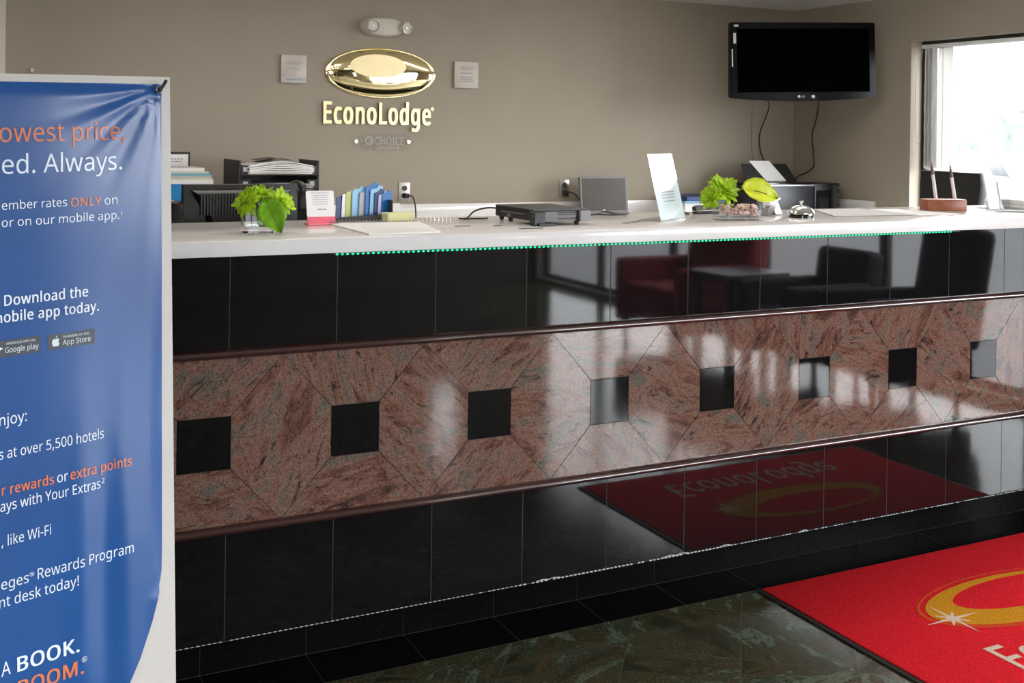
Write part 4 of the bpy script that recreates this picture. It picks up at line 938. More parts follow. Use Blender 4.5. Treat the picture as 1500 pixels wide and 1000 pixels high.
# ---- computer monitor seen from the back
cm = thing('computer_monitor', 'black computer monitor seen from behind left of the green flowers', 'monitor', (.93, 4.06, .76))
MXa, MXb, MZa, MZb = .724, 1.137, .965, 1.297
b = NB(); box(b, (MXa, 4.0, MZa), (MXb, 4.035, MZb), .006, 2); obj('casing', b, BLACKPLASTIC, cm)
b = NB()
pr = [(MXa + .025, MZb - .018), (MXb - .025, MZb - .018), (MXb - .075, MZb - .105), (MXb - .12, MZa + .07), (MXa + .12, MZa + .07), (MXa + .075, MZb - .105)]
Mq = basis(Vector((0, 4.0, 0)), Vector((1, 0, 0)), Vector((0, 0, 1)), Vector((0, -1, 0)))
loft(b, pr, [(1, 0), (.97, .02), (.86, .034)], Mq); obj('rear_cover', b, BLACKPLASTIC, cm)
b = NB()
for k in range(28):
    x = MXa + .055 + k * .0105
    zt = MZb - .030; zb_ = MZb - .095
    box(b, (x, 3.957, zb_ - .012), (x + .005, 3.975, zt))
obj('vent_ribs', b, DARKGREY, cm)
b = NB(); box(b, (.900, 3.9635, MZb - .038), (.930, 3.9665, MZb - .033)); obj('badge', b, SILVER, cm)
b = NB(); box(b, (MXa + .004, 4.035, MZa + .012), (MXb - .004, 4.037, MZb - .012)); obj('screen', b, SCREENOFF, cm)
b = NB(); box(b, (.895, 4.002, .80), (.965, 4.03, .98), .004, 2); obj('neck', b, BLACKPLASTIC, cm)
b = NB(); lathe(b, [(0, 0), (.11, 0), (.11, .008), (.03, .03), (0, .03)], (.93, 4.06, .7602), 32); obj('base', b, BLACKPLASTIC, cm)
b = NB(); box(b, (.60, 3.9, .7602), (.712, 4.25, 1.238), .006, 2); pc = obj('computer_tower', b, BLACKGLOSS); tag(pc, 'black computer case between the banner and the monitor', 'computer')
dp = thing('desk_telephone', 'black desk telephone just right of the monitor behind the counter', 'telephone', (1.185, 4.1, .76))
b = NB(); box(b, (1.145, 4.03, .7602), (1.225, 4.20, 1.20), .008, 2); obj('stand', b, BLACKPLASTIC, dp)
b = NB(); box(b, (1.143, 4.0, 1.20), (1.228, 4.18, 1.268), .012, 3); obj('base', b, DARKGREY, dp)
b = NB(); tube(b, [(1.155, 3.99, 1.262), (1.157, 4.02, 1.288), (1.16, 4.10, 1.292), (1.163, 4.17, 1.285)], .014, 12); obj('handset', b, BLACKPLASTIC, dp)
b = NB()
for i in range(3):
    for j in range(4): box(b, (1.185 + .012 * i, 4.03 + .02 * j, 1.267), (1.193 + .012 * i, 4.042 + .02 * j, 1.271), .001, 1)
obj('keypad', b, MIDGREY, dp)
b = NB(); pts = []
for k in range(70):
    a = k * 1.1; q = k / 69
    pts.append((1.175 + .05 * q + .006 * math.cos(a), 3.985 + .006 * math.sin(a), 1.262 - .075 * math.sin(PI * q) - .02 * q))
tube(b, pts, .0018, 5, False); obj('coiled_cord', b, BLACKPLASTIC, dp)

# ---- file sorter with folders at the counter's back edge
fs_ = thing('file_sorter', 'dark grey desktop file sorter holding coloured folders', 'file sorter', (1.225, 3.56, 1.1942))
b = NB(); box(b, (1.112, 3.515, 1.1943), (1.325, 3.605, 1.199), .001, 1); obj('base', b, DARKGREY, fs_)
b = NB(); prism(b, [(1.112, 1.1943), (1.325, 1.1943), (1.325, 1.217), (1.112, 1.208)], 0, .004, basis(Vector((0, 3.517, 0)), Vector((1, 0, 0)), Vector((0, 0, 1)), Vector((0, -1, 0)))); obj('front_lip', b, DARKGREY, fs_)
for x in (1.112, 1.322):
    b = NB(); box(b, (x, 3.517, 1.199), (x + .003, 3.603, 1.262)); obj('side_plate', b, DARKGREY, fs_)
fl = [(1.140, NAVYF, 'dark navy', .285, .028), (1.160, PAPER, 'white', .293, .006), (1.174, LIMEF, 'lime green', .300, .012), (1.196, LBLUEF, 'pale blue', .306, .021), (1.222, GREYF, 'grey', .298, .016), (1.244, BLUEF, 'bright blue', .318, .012), (1.261, LBLUEF, 'light blue', .308, .009), (1.277, NAVYF, 'narrow navy', .296, .005), (1.291, LAVF, 'lavender', .288, .009), (1.304, BLUEF, 'rightmost deep blue', .292, .006)]
for x, mt, nm, top, wv in fl:
    b = NB(); a = .30 + .012 * (x - 1.14) / .02
    hh = 1.0 * (top - .2) - .0
    M = Matrix.Translation((x - .012, 3.524 + .10 * (x - 1.14), 1.1995)) @ Matrix.Rotation(a, 4, 'Z') @ Matrix.Rotation(PI / 2, 4, 'X')
    L_ = .062 if x < 1.27 else .050
    prism(b, [(0, 0), (L_, 0), (L_ - .004, hh), (L_ * .62, hh + .004), (L_ * .55, hh - .003), (.004, hh - .010)], -.0012, .0012, M)
    tag(obj('file_folder', b, mt), f'{nm} folder standing in the dark desktop file sorter', 'folder', 'folders in the desktop file sorter')

# ---- white leaning card on pink base
def leaned(o, u, lean):
    u = Vector(u).normalized(); n = Vector((u.y, -u.x, 0)); 
    a = math.radians(lean); v = up * math.cos(a) - n * math.sin(a); nn = u.cross(v)
    return basis(Vector(o), u, v, nn)
sc_ = thing('sign_card', 'white rounded card with pink foot behind the vase of green flowers', 'card', (1.05, 3.44, 1.1942))
Mc = leaned((1.006, 3.425, 1.1955), (1, .02, 0), 14)
b = NB(); prism(b, rrect(0, .024, .092, .108, .005), -.003, 0, Mc); obj('card', b, PAPER, sc_)
b = NB(); bars(b, Mc @ Matrix.Translation((0, 0, .0003)), .010, .084, [.100], .002, seed=2); obj('print', b, INK, sc_)
b = NB(); bars(b, Mc @ Matrix.Translation((0, 0, .0003)), .018, .076, [.092, .085, .078, .071, .064], .0016, seed=5); obj('print', b, INK, sc_)
b = NB(); bars(b, Mc @ Matrix.Translation((0, 0, .0003)), .032, .066, [.046], .0035, seed=6); obj('print', b, INK, sc_)
b = NB(); prism(b, rrect(0, 0, .092, .024, .002), -.004, .001, Mc); box(b, (1.002, 3.40, 1.1943), (1.102, 3.455, 1.1985), .001, 1); obj('pink_foot', b, PINK, sc_)

# ---- spiral pad and note block
pdp = thing('spiral_pad', 'white spiral-bound desk pad lying on the counter', 'notepad', (1.2, 3.23, 1.1942))
b = NB(); quad = [(1.075, 3.425), (1.07, 3.03), (1.30, 3.045), (1.375, 3.40)]
prism(b, quad, 1.1943, 1.1985, Matrix.Identity(4)); obj('pages', b, PAPER, pdp)
b = NB()
for k in range(26):
    q = k / 25; c = Vector((1.085 + .28 * q, 3.424 - .024 * q, 1.1985))
    torus(b, Matrix.Translation(c) @ Matrix.Rotation(PI / 2, 4, 'Y'), .0075, .0010, 12, 5)
obj('wire_binding', b, SILVER, pdp)
b = NB(); bars(b, Matrix.Translation((0, 0, 1.1986)), 1.10, 1.27, [3.10, 3.16, 3.22, 3.28, 3.34, 3.385], .0022, .0002, seed=8); obj('print', b, PAPERGREY, pdp)
b = NB(); box(b, (1.285, 3.455, 1.1943), (1.378, 3.53, 1.222), .001, 1, M=None); tag(obj('note_block', b, YELLOW), 'pale yellow sticky note block behind the spiral pad', 'note block')
wb = NB()
for k in range(9):
    torus(wb, Matrix.Translation((1.385 + .009 * k, 3.40 - .012 * k + .03, 1.2045)) @ Matrix.Rotation(PI / 2, 4, 'Y') @ Matrix.Rotation(.4, 4, 'X'), .009, .0011, 12, 5)
tag(obj('wire_coil', wb, CHROME), 'loose white wire coil beside the yellow note block', 'coil')
b = NB(); prism(b, [(0, 0), (.105, 0), (.105, .056), (0, .056)], 0, .003, basis(Vector((2.255, 6.14, 1.021)), Vector((1, 0, 0)), Vector((0, .1, 1)).normalized(), Vector((0, -1, .1)).normalized()))
b2 = NB(); box(b2, (2.25, 6.12, .97), (2.365, 6.17, 1.0215)); merge(b, b2, None, 0)
tag(obj('card_box', b, PAPER), 'small white card box standing against the backsplash right of the folders', 'box')

# ---- vases with flowers
def petal(bm, M, L, W, curl, thick=.0008, tip=.6, mi=0):
    nx, ny = 2, 6; T_ = []; B_2 = []
    for j in range(ny + 1):
        q = j / ny; wd = W * .5 * (.30 + .70 * min(1, q / .55) if q < .62 else math.sqrt(max(.02, 1 - ((q - .62) / .385) ** 2))); z = curl * L * q * q
        row = []; row2 = []
        for i in range(nx + 1):
            s = (i / nx - .5) * 2
            row.append(bm.verts.new(M @ Vector((L * q, wd * s, z + .12 * W * s * s + thick)))); row2.append(bm.verts.new(M @ Vector((L * q, wd * s, z + .12 * W * s * s))))
        T_.append(row); B_2.append(row2)
    fs = []
    for j in range(ny):
        for i in range(nx):
            fs.append(bm.faces.new((T_[j][i], T_[j+1][i], T_[j+1][i+1], T_[j][i+1]))); fs.append(bm.faces.new((B_2[j][i], B_2[j][i+1], B_2[j+1][i+1], B_2[j+1][i])))
        fs.append(bm.faces.new((T_[j][0], B_2[j][0], B_2[j+1][0], T_[j+1][0]))); fs.append(bm.faces.new((T_[j][nx], T_[j+1][nx], B_2[j+1][nx], B_2[j][nx])))
    fs.append(bm.faces.new(T_[0] + B_2[0][::-1])); fs.append(bm.faces.new(T_[-1][::-1] + B_2[-1]))
    setmi(fs, mi)
def mum(c, axis, R, seed, layers=((14, .15, 1.0), (14, .45, .95), (11, .8, .75), (8, 1.15, .5)), droop=0):
    rnd = random.Random(seed); bm = NB(); axis = Vector(axis).normalized(); x, y = frame_of(axis); F = basis(Vector(c), x, y, -axis if False else axis)
    for n, el_, ln in layers:
        for k in range(n):
            a = 2 * PI * (k + rnd.random() * .6) / n
            M = F @ Matrix.Rotation(a, 4, 'Z') @ Matrix.Rotation(-(el_ + rnd.uniform(-.15, .15)) + droop, 4, 'Y')
            petal(bm, M, R * ln * rnd.uniform(.85, 1.08), R * .36, rnd.uniform(-.35, .25))
    t = bmesh.new(); bmesh.ops.create_uvsphere(t, u_segments=10, v_segments=6, radius=R * .2); t.transform(F); merge(bm, t)
    return bm
def leaf(base, tip, nrm, W, bend=.1, notch=.25):
    bm = NB(); base = Vector(base); tip = Vector(tip); d = tip - base; L = d.length; d.normalize(); n = Vector(nrm); n = (n - d * n.dot(d)).normalized(); s = n.cross(d)
    ny, nx = 14, 6; T_ = []; B_2 = []
    for j in range(ny + 1):
        q = j / ny; wd = W * (math.sin(PI * q ** .72) ** .85) * .5 + (.002 if q < .05 else 0)
        r1 = []; r2 = []
        for i in range(nx + 1):
            e = (i / nx - .5) * 2
            h = bend * L * math.sin(PI * q) + .16 * W * abs(e) + .002 * math.sin(q * 30) * e * e
            back = -notch * L * .35 * (e * e) * max(0, 1 - q * 4)
            p = base + d * (L * q + back) + s * (wd * e) + n * h
            r1.append(bm.verts.new(p + n * .0005)); r2.append(bm.verts.new(p - n * .0005))
        T_.append(r1); B_2.append(r2)
    for j in range(ny):
        for i in range(nx):
            bm.faces.new((T_[j][i], T_[j+1][i], T_[j+1][i+1], T_[j][i+1])); bm.faces.new((B_2[j][i], B_2[j][i+1], B_2[j+1][i+1], B_2[j+1][i]))
        bm.faces.new((T_[j][0], B_2[j][0], B_2[j+1][0], T_[j+1][0])); bm.faces.new((T_[j][nx], T_[j+1][nx], B_2[j+1][nx], B_2[j][nx]))
    bm.faces.new(T_[0] + B_2[0][::-1]); bm.faces.new(T_[-1][::-1] + B_2[-1])
    mid = [base + d * (L * j / ny) + n * (bend * L * math.sin(PI * j / ny) + .0008) for j in range(ny + 1)]
    return bm, mid
def glass_box(bm, M, w, d, h, wall, base, rad):
    out = rrect(-w/2, -d/2, w/2, d/2, rad, 4); inn = rrect(-w/2 + wall, -d/2 + wall, w/2 - wall, d/2 - wall, max(.001, rad - wall), 4); n = len(out)
    O0 = [bm.verts.new(M @ Vector((x, y, 0))) for x, y in out]; O1 = [bm.verts.new(M @ Vector((x, y, h))) for x, y in out]
    I1 = [bm.verts.new(M @ Vector((x, y, h))) for x, y in inn]; I0 = [bm.verts.new(M @ Vector((x, y, base))) for x, y in inn]
    for k in range(n):
        j = (k + 1) % n; bm.faces.new((O0[k], O0[j], O1[j], O1[k])); bm.faces.new((O1[k], O1[j], I1[j], I1[k])); bm.faces.new((I1[k], I1[j], I0[j], I0[k]))
    bm.faces.new(O0[::-1]); bm.faces.new(I0)
gv = thing('glass_vase', 'square clear glass vase of lime green flowers near the banner', 'vase', (.800, 3.235, 1.1942))
MV = Matrix.Translation((.803, 3.235, 1.1943)) @ Matrix.Rotation(-.30, 4, 'Z')
b = NB(); glass_box(b, MV, .094, .094, .088, .006, .018, .008); obj('glass', b, GLASS, gv)
def sprig(name, label, cat, loc, mesh, mt, stem_pts, grp):
    t_ = thing(name, label, cat, loc, grp)
    obj('bloom' if cat == 'flower' else 'blade', mesh, mt, t_, ang=3.0)
    b = NB(); tube(b, stem_pts, .0022, 6); obj('stem', b, STEM, t_)
    return t_
cam_dir = Vector((-.25, -.9, .35))
VC = Vector((.803, 3.235, 1.215))
sprig('artificial_flower', 'drooping green bloom on the left side of the glass vase', 'flower', (.75, 3.2, 1.22), mum((.757, 3.19, 1.285), (-.75, -.45, .5), .048, 11, droop=.25), PETAL, [(.757, 3.19, 1.283), (.785, 3.215, 1.275), VC], 'flowers in the glass vase')
sprig('artificial_flower', 'topmost green bloom in the glass vase', 'flower', (.80, 3.22, 1.22), mum((.800, 3.215, 1.298), (.0, -.35, .9), .045, 12), PETAL, [(.80, 3.215, 1.296), (.802, 3.225, 1.26), VC], 'flowers in the glass vase')
sprig('artificial_flower', 'spiky green bloom on the right side of the glass vase', 'flower', (.85, 3.2, 1.22), mum((.853, 3.19, 1.281), (.45, -.65, .45), .050, 13, droop=.1), PETAL, [(.853, 3.19, 1.279), (.83, 3.215, 1.27), VC], 'flowers in the glass vase')
bmL, mid = leaf((.806, 3.165, 1.285), (.842, 3.120, 1.1965), (-.3, -.9, .25), .080, .05)
t_ = sprig('artificial_leaf', 'broad green leaf hanging over the front of the glass vase', 'leaf', (.81, 3.17, 1.2), bmL, LEAF, [(.812, 3.165, 1.279), (.81, 3.20, 1.284), (.805, 3.23, 1.25), VC], 'flowers in the glass vase')
b = NB(); tube(b, [p + Vector((-.0003, -.0010, .0002)) for p in mid[:-1]], .0007, 5, False); obj('midrib', b, STEM, t_)
# low dish
gd = thing('glass_dish', 'low rectangular clear glass dish of pink pebbles and green flowers', 'dish', (2.53, 3.2, 1.1942))
MD = Matrix.Translation((2.525, 3.205, 1.1943)) @ Matrix.Rotation(-.22, 4, 'Z')
b = NB(); glass_box(b, MD, .172, .085, .060, .006, .010, .006); obj('glass', b, ACRYLIC, gd)
b = NB(); rnd = random.Random(5)
for k in range(150):
    t = bmesh.new(); bmesh.ops.create_icosphere(t, subdivisions=1, radius=rnd.uniform(.0055, .0085))
    M = MD @ Matrix.Translation((rnd.uniform(-.068, .068), rnd.uniform(-.026, .026), rnd.uniform(.019, .053))) @ Matrix.Diagonal((1, rnd.uniform(.7, 1.2), rnd.uniform(.6, .9), 1)); merge(b, t, M)
tag(obj('pebbles', b, PEBBLE), 'pink glass pebbles filling the low clear dish', 'pebbles', kind='stuff')
DC = Vector((2.51, 3.21, 1.235))
sprig('artificial_flower', 'large round green bloom in the pebble dish', 'flower', (2.45, 3.2, 1.24), mum((2.452, 3.20, 1.300), (.05, -.65, .7), .062, 21), PETAL, [(2.452, 3.2, 1.298), (2.48, 3.205, 1.26), DC], 'flowers in the pebble dish')
sprig('artificial_flower', 'small spiky green bloom at the left of the pebble dish', 'flower', (2.39, 3.2, 1.24), mum((2.395, 3.19, 1.277), (-.8, -.4, .4), .048, 22), PETAL, [(2.395, 3.19, 1.276), (2.43, 3.20, 1.265), DC], 'flowers in the pebble dish')
bmL, mid = leaf((2.510, 3.165, 1.306), (2.648, 3.145, 1.268), (-.1, -.85, .5), .098, .10)
t_ = sprig('artificial_leaf', 'broad yellow-green leaf at the right of the pebble dish', 'leaf', (2.52, 3.18, 1.24), bmL, LEAFY, [(2.510, 3.165, 1.306), (2.50, 3.19, 1.29), DC], 'flowers in the pebble dish')
b = NB(); tube(b, [p + Vector((0, -.0012, .0006)) for p in mid[4:10]], .0018, 6, False); obj('midrib', b, DARKINK, t_)

# ---- black electronic device
dv = thing('electronic_device', 'flat black electronic device on small feet in the middle of the counter', 'device', (1.785, 3.32, 1.1942))
b = NB(); box(b, (1.684, 3.186, 1.208), (1.886, 3.468, 1.243), .002, 1); obj('casing', b, BLACKPLASTIC, dv)
b = NB(); prism(b, [(1.680, 3.176), (1.890, 3.186), (1.895, 3.475), (1.680, 3.46)], 1.243, 1.2465, Matrix.Identity(4)); obj('lid', b, DARKGREY, dv)
b = NB(); box(b, (1.722, 3.181, 1.206), (1.772, 3.188, 1.2385), .001, 1); box(b, (1.772, 3.1825, 1.2185), (1.842, 3.188, 1.2275), .001, 1); box(b, (1.772, 3.1825, 1.231), (1.842, 3.188, 1.2345), .001, 1); box(b, (1.772, 3.1825, 1.206), (1.842, 3.188, 1.2135), .001, 1); obj('front_panel', b, MIDGREY, dv)
b = NB(); box(b, (1.852, 3.172, 1.207), (1.892, 3.30, 1.241), .002, 1); obj('end_block', b, mat('light_grey_plastic', (.24, .225, .23), .45), dv)
b = NB(); box(b, (1.676, 3.165, 1.1945), (1.718, 3.20, 1.240), .003, 1); box(b, (1.690, 3.155, 1.1945), (1.752, 3.20, 1.203), .002, 1); obj('hinge_block', b, BLACKPLASTIC, dv)
for fx, fy in ((1.695, 3.37), (1.845, 3.185), (1.87, 3.45), (1.70, 3.45)):
    b = NB(); cyl(b, (fx, fy, 1.1943), (fx, fy, 1.209), .006, .010, 12); obj('foot', b, RUBBER, dv)
b = NB(); box(b, (1.6825, 3.25, 1.225), (1.6845, 3.42, 1.229)); box(b, (1.6825, 3.345, 1.212), (1.6845, 3.375, 1.222)); obj('side_slot', b, MIDGREY, dv)
b = NB(); tube(b, [(1.70, 3.462, 1.232), (1.66, 3.48, 1.234), (1.62, 3.50, 1.222), (1.59, 3.50, 1.1985), (1.56, 3.50, 1.1975)], .0030, 8); obj('cable', b, BLACKPLASTIC, dv)
b = NB(); tube(b, [(1.665, 3.49, 1.1975), (1.64, 3.475, 1.1975), (1.60, 3.482, 1.1975), (1.57, 3.47, 1.1975)], .0030, 8); tag(obj('cable', b, BLACKPLASTIC), 'short black cable lying on the counter left of the black device', 'cable')
for i, (x, y, l) in enumerate(((1.43, 3.235, .055), (1.585, 3.09, .085), (1.555, 3.21, .03))):
    b = NB(); box(b, (x, y, 1.1943), (x + l, y + .008, 1.1957), .0005, 1)
    tag(obj('pen', b, DARKGREY), ('thin dark pen lying beside the spiral pad', 'thin dark pen lying in front of the black device', 'short dark stub lying left of the black device')[i], 'pen')

# ---- small monitor on the back desk
sm_ = thing('small_monitor', 'small square monitor with brown-grey wall reflection painted on its screen', 'monitor', (3.67, 6.0, .97))
MS2 = leaned((3.505, 5.99, .99), (1, .0, 0), 7)
b = NB(); prism(b, rrect(0, 0, .345, .245, .006), -.02, 0, MS2); obj('casing', b, MIDGREY, sm_)
b = NB(); prism(b, rrect(.014, .03, .331, .233, .002), 0, .0015, MS2); obj('screen', b, REFLECTSCREEN, sm_)
b = NB(); prism(b, ell(.165, .032, .011, .006, 20), .0016, .003, MS2); obj('badge', b, PAPER, sm_)
b = NB(); box(b, (3.60, 5.95, .9702), (3.76, 6.09, .984), .003, 1); box(b, (3.65, 6.015, .98), (3.71, 6.04, 1.08), .003, 1); obj('stand', b, DARKGREY, sm_)

# ---- acrylic holder with white flyer
ah = thing('sign_holder', 'tall slanted clear sign holder with white flyer in the middle of counter', 'sign holder', (2.27, 3.30, 1.1942))
MH = leaned((2.191, 3.202, 1.1950), (.826, .563, 0), 13)
b = NB(); prism(b, [(0, 0), (.243, 0), (.228, .238), (-.003, .238)], 0, .002, MH); obj('front_sheet', b, ACRYLIC, ah)
b = NB(); prism(b, [(0.002, .002), (.241, .002), (.226, .236), (-.001, .236)], -.0014, -.0008, MH); obj('flyer', b, mat('flyer_paper', (.76, .75, .75), .55), ah)
b = NB()
bars(b, MH @ Matrix.Translation((0, 0, -.0007)), .05, .19, [.128, .118, .108, .098, .088, .078, .066], .004, .0003, .35, True, 3); obj('print', b, INK, ah)
uH = Vector((.826, .563, 0)).normalized(); nH = Vector((.563, -.826, 0)).normalized()
b = NB(); box(b, (0, 0, 0), (.243, .09, .003), M=basis(Vector((2.191, 3.202, 1.1944)), uH, -nH, up)); obj('foot', b, ACRYLIC, ah)
b = NB(); box(b, (-.16, .03, 0), (.0, .05, .0015), M=basis(Vector((2.185, 3.235, 1.1944)), uH, -nH, up)); 
tag(obj('paper_strip', b, MIDGREY), 'thin grey strip lying left of the slanted sign holder', 'paper')

# ---- cables and binder at the back of the counter
b = NB(); tube(b, [(2.30, 3.58, 1.197), (2.23, 3.55, 1.197), (2.19, 3.575, 1.205), (2.16, 3.56, 1.198), (2.11, 3.54, 1.197)], .004, 8); tube(b, [(2.14, 3.55, 1.197), (2.19, 3.52, 1.197), (2.26, 3.53, 1.197)], .003, 8)
tag(obj('cable', b, DARKGREY), 'tangled grey cable at the counter back left of the sign holder', 'cable')
b = NB(); tube(b, [(2.44, 3.52, 1.1975), (2.50, 3.54, 1.199), (2.52, 3.50, 1.1975), (2.49, 3.47, 1.1975)], .004, 8); tag(obj('cable', b, DARKGREY), 'looped dark cable between the sign holder and the pebble dish', 'cable')
b = NB(); box(b, (4.22, 5.9, .97), (4.50, 6.15, 1.066), .003, 1); tag(obj('paper_stack', b, PAPER), 'white paper stack under the navy binder behind the pebble dish', 'papers')
b = NB(); box(b, (4.20, 5.88, 1.0665), (4.52, 6.16, 1.078), .002, 1, mi=1); box(b, (4.22, 5.88, 1.078), (4.50, 6.16, 1.108), .003, 1); tag(obj('ring_binder', b, [NAVYF, LBLUEF]), 'navy ring binder lying on white papers behind the pebble dish', 'binder')
st = thing('stapler', 'small black stapler at the counter back behind the pebble dish', 'stapler', (2.60, 3.50, 1.1942))
b = NB(); box(b, (2.55, 3.49, 1.1943), (2.66, 3.52, 1.203), .003, 2); obj('base', b, BLACKPLASTIC, st)
b = NB(); prism(b, [(0, 0), (.11, .006), (.11, .02), (.02, .022), (0, .016)], -.012, .012, basis(Vector((2.55, 3.505, 1.205)), Vector((1, 0, 0)), up, Vector((0, -1, 0)))); obj('arm', b, BLACKPLASTIC, st)

# ---- small white holders beside the dish
h1 = thing('card_holder', 'grey and white folded card holder touching the glass dish', 'card holder', (2.78, 3.36, 1.1942))
Mh = basis(Vector((2.742, 3.35, 1.1944)), Vector((1, 0, 0)), up, Vector((0, -1, 0)))
b = NB(); prism(b, [(.004, 0), (.020, 0), (.046, .040), (.030, .048), (.010, .032)], 0, .04, Mh); obj('body', b, SILVER, h1)
b = NB(); prism(b, [(.010, .040), (.062, .064), (.064, .070), (.012, .068)], .003, .045, Mh); obj('top_flap', b, PAPER, h1)
h2 = thing('card_box', 'small tilted white box between the glass dish and the bell', 'box', (2.84, 3.33, 1.1942))
Mh = basis(Vector((2.826, 3.36, 1.1944)), Vector((.93, .37, 0)).normalized(), Vector((-.38, .08, .92)).normalized(), Vector((.3, -.93, .2)).normalized())
b = NB(); box(b, (0, 0, -.030), (.052, .060, 0), .002, 1, M=Mh); obj('body', b, MIDGREY, h2)
b = NB(); box(b, (0.001, 0.001, 0), (.053, .060, .003), .001, 1, M=Mh); obj('white_face', b, PAPER, h2)
b = NB(); box(b, (.022, .060, -.02), (.034, .066, -.008), .001, 1, M=Mh); obj('clip', b, DARKGREY, h2)

# ---- call bell
cbl = thing('call_bell', 'chrome call bell with black base on the counter', 'bell', (2.838, 3.23, 1.1942))
b = NB(); lathe(b, [(0, 0), (.046, 0), (.046, .008), (.038, .012), (.038, .016), (0, .016)], (2.838, 3.23, 1.1943), 40); obj('base', b, BLACKGLOSS, cbl)
b = NB(); lathe(b, [(.049, .013), (.0505, .0125), (.050, .017), (.045, .028), (.036, .038), (.024, .0445), (.010, .0475), (0, .048)], (2.838, 3.23, 1.1943), 48); obj('dome', b, CHROME, cbl)
b = NB(); lathe(b, [(.004, .046), (.003, .053), (.0065, .055), (.0075, .059), (.005, .063), (0, .064)], (2.838, 3.23, 1.1943), 20); obj('button', b, CHROME, cbl)

# ---- papers on the right
b = NB(); prism(b, [(3.177, 3.535), (3.423, 3.539), (3.374, 3.187), (2.985, 3.209)], 1.1943, 1.1975, Matrix.Identity(4), 0, 1); tag(obj('desk_pad', b, [PAPERGREY, MIDGREY]), 'light grey paper pad lying right of the call bell', 'paper')
b = NB(); prism(b, [(3.46, 3.52), (3.60, 3.50), (3.63, 3.20), (3.40, 3.19)], 1.1943, 1.1955, Matrix.Identity(4)); tag(obj('paper_sheet', b, PAPER), 'white sheet lying left of the wooden pen stand', 'paper')

# ---- pen stand
ps = thing('pen_stand', 'reddish wooden pen stand block on the counter near the window', 'pen stand', (3.75, 3.36, 1.1942))
uP = Vector((.90, -.36, 0)).normalized(); nP = Vector((-uP.y, uP.x, 0))
MP = basis(Vector((3.657, 3.385, 1.1944)), uP, nP, up)
b = NB(); box(b, (0, 0, 0), (.172, .075, .045), .0025, 2, M=MP); obj('block', b, WOOD, ps)
b = NB(); box(b, (.002, .002, .045), (.170, .073, .0475), .001, 1, M=MP); obj('top_inlay', b, WOODLT, ps)
for i, (fx, lab) in enumerate(((.055, 'left white pen with brown tip in the wooden stand'), (.138, 'right white pen with brown tip in the wooden stand'))):
    bp = MP @ Vector((fx, .038, .042)); tip = bp + Vector((-.022, .01, .165 if i == 0 else .148))
    pn = thing('pen', lab, 'pen', bp, 'pens in the wooden stand'); d = (tip - bp)
    b = NB(); cyl(b, bp, bp + d * .66, .0075, .0068, 14); obj('barrel', b, PENWHITE, pn)
    b = NB(); cyl(b, bp + d * .66, bp + d * .86, .0066, .0056, 14); cyl(b, bp + d * .86, tip, .0042, .0012, 12); obj('tip', b, PENBROWN, pn)

# ---- right end of the counter
ah2 = thing('sign_holder', 'clear leaning acrylic holder in front of the bright window', 'sign holder', (4.07, 3.40, 1.1942))
MA = leaned((4.010, 3.375, 1.1946), (.88, -.10, 0), 12)
b = NB(); prism(b, rrect(0, 0, .125, .19, .004), 0, .003, MA); obj('panel', b, ACRYLIC, ah2)
b = NB(); prism(b, rrect(.002, .0, .115, .06, .002), .004, .006, MA); box(b, (4.010, 3.375, 1.1944), (4.135, 3.46, 1.198)); obj('pocket', b, ACRYLIC, ah2)
b = NB(); prism(b, [(.06, .0), (.069, .0), (.066, .12), (.058, .12)], .003, .006, MA); obj('divider', b, PAPERGREY, ah2)
nb = NB(); sheets(nb, 4.16, 4.40, 3.29, 3.52, 1.1945, 5, .008, 6, 0, .006); tag(obj('paper_stack', nb, PAPER, smooth=False), 'thick white paper stack at the right end of the counter', 'papers')
nb = NB(); prism(nb, [(3.93, 3.36), (4.00, 3.20), (4.35, 3.11), (4.36, 3.27)], 1.1943, 1.1952, Matrix.Identity(4), 0, 1); tag(obj('magazine', nb, [PAPER, DARKINK]), 'thin white booklet with dark edge below the clear holder', 'booklet')
nb = NB(); prism(nb, [(3.955, 3.285), (3.99, 3.195), (4.08, 3.165), (4.06, 3.21)], 1.1953, 1.1960, Matrix.Identity(4)); tag(obj('leaflet', nb, DARKINK), 'small black leaflet on the booklet at the right', 'leaflet')

# ---- printer and machine in the corner
pr_ = thing('desktop_printer', 'black printer with white sheet in its rear paper tray', 'printer', (4.83, 5.8, .97))
b = NB(); box(b, (4.594, 5.65, .9702), (5.07, 5.95, 1.182), .006, 2); obj('body', b, mat('navy_black_plastic', (.014, .016, .022), .4), pr_)
b = NB(); box(b, (4.592, 5.645, 1.180), (5.073, 5.665, 1.190), .002, 1); obj('trim_strip', b, SILVER, pr_)
b = NB(); box(b, (4.60, 5.665, 1.182), (5.065, 5.945, 1.202), .006, 2); obj('lid', b, BLACKGLOSS, pr_)
MTY = leaned((4.70, 5.88, 1.20), (1, 0, 0), 25)
b = NB(); prism(b, [(0, 0), (.43, 0), (.375, .13), (.0, .13)], -.006, 0, MTY); obj('rear_tray', b, BLACKPLASTIC, pr_)
b = NB(); prism(b, [(.165, .004), (.335, .004), (.235, .150), (.065, .150)], .001, .0018, MTY); tag(obj('paper_sheet', b, PAPER), 'white sheet of paper leaning in the black printer tray', 'paper')
om = thing('office_machine', 'black boxy office machine with grey side panel right of the printer', 'office machine', (5.22, 5.78, .97))
b = NB(); box(b, (5.085, 5.66, .985), (5.30, 5.92, 1.195), .005, 2); obj('body', b, BLACKPLASTIC, om)
b = NB(); box(b, (5.10, 5.655, 1.02), (5.285, 5.661, 1.15)); obj('front_door', b, BLACKGLOSS, om)
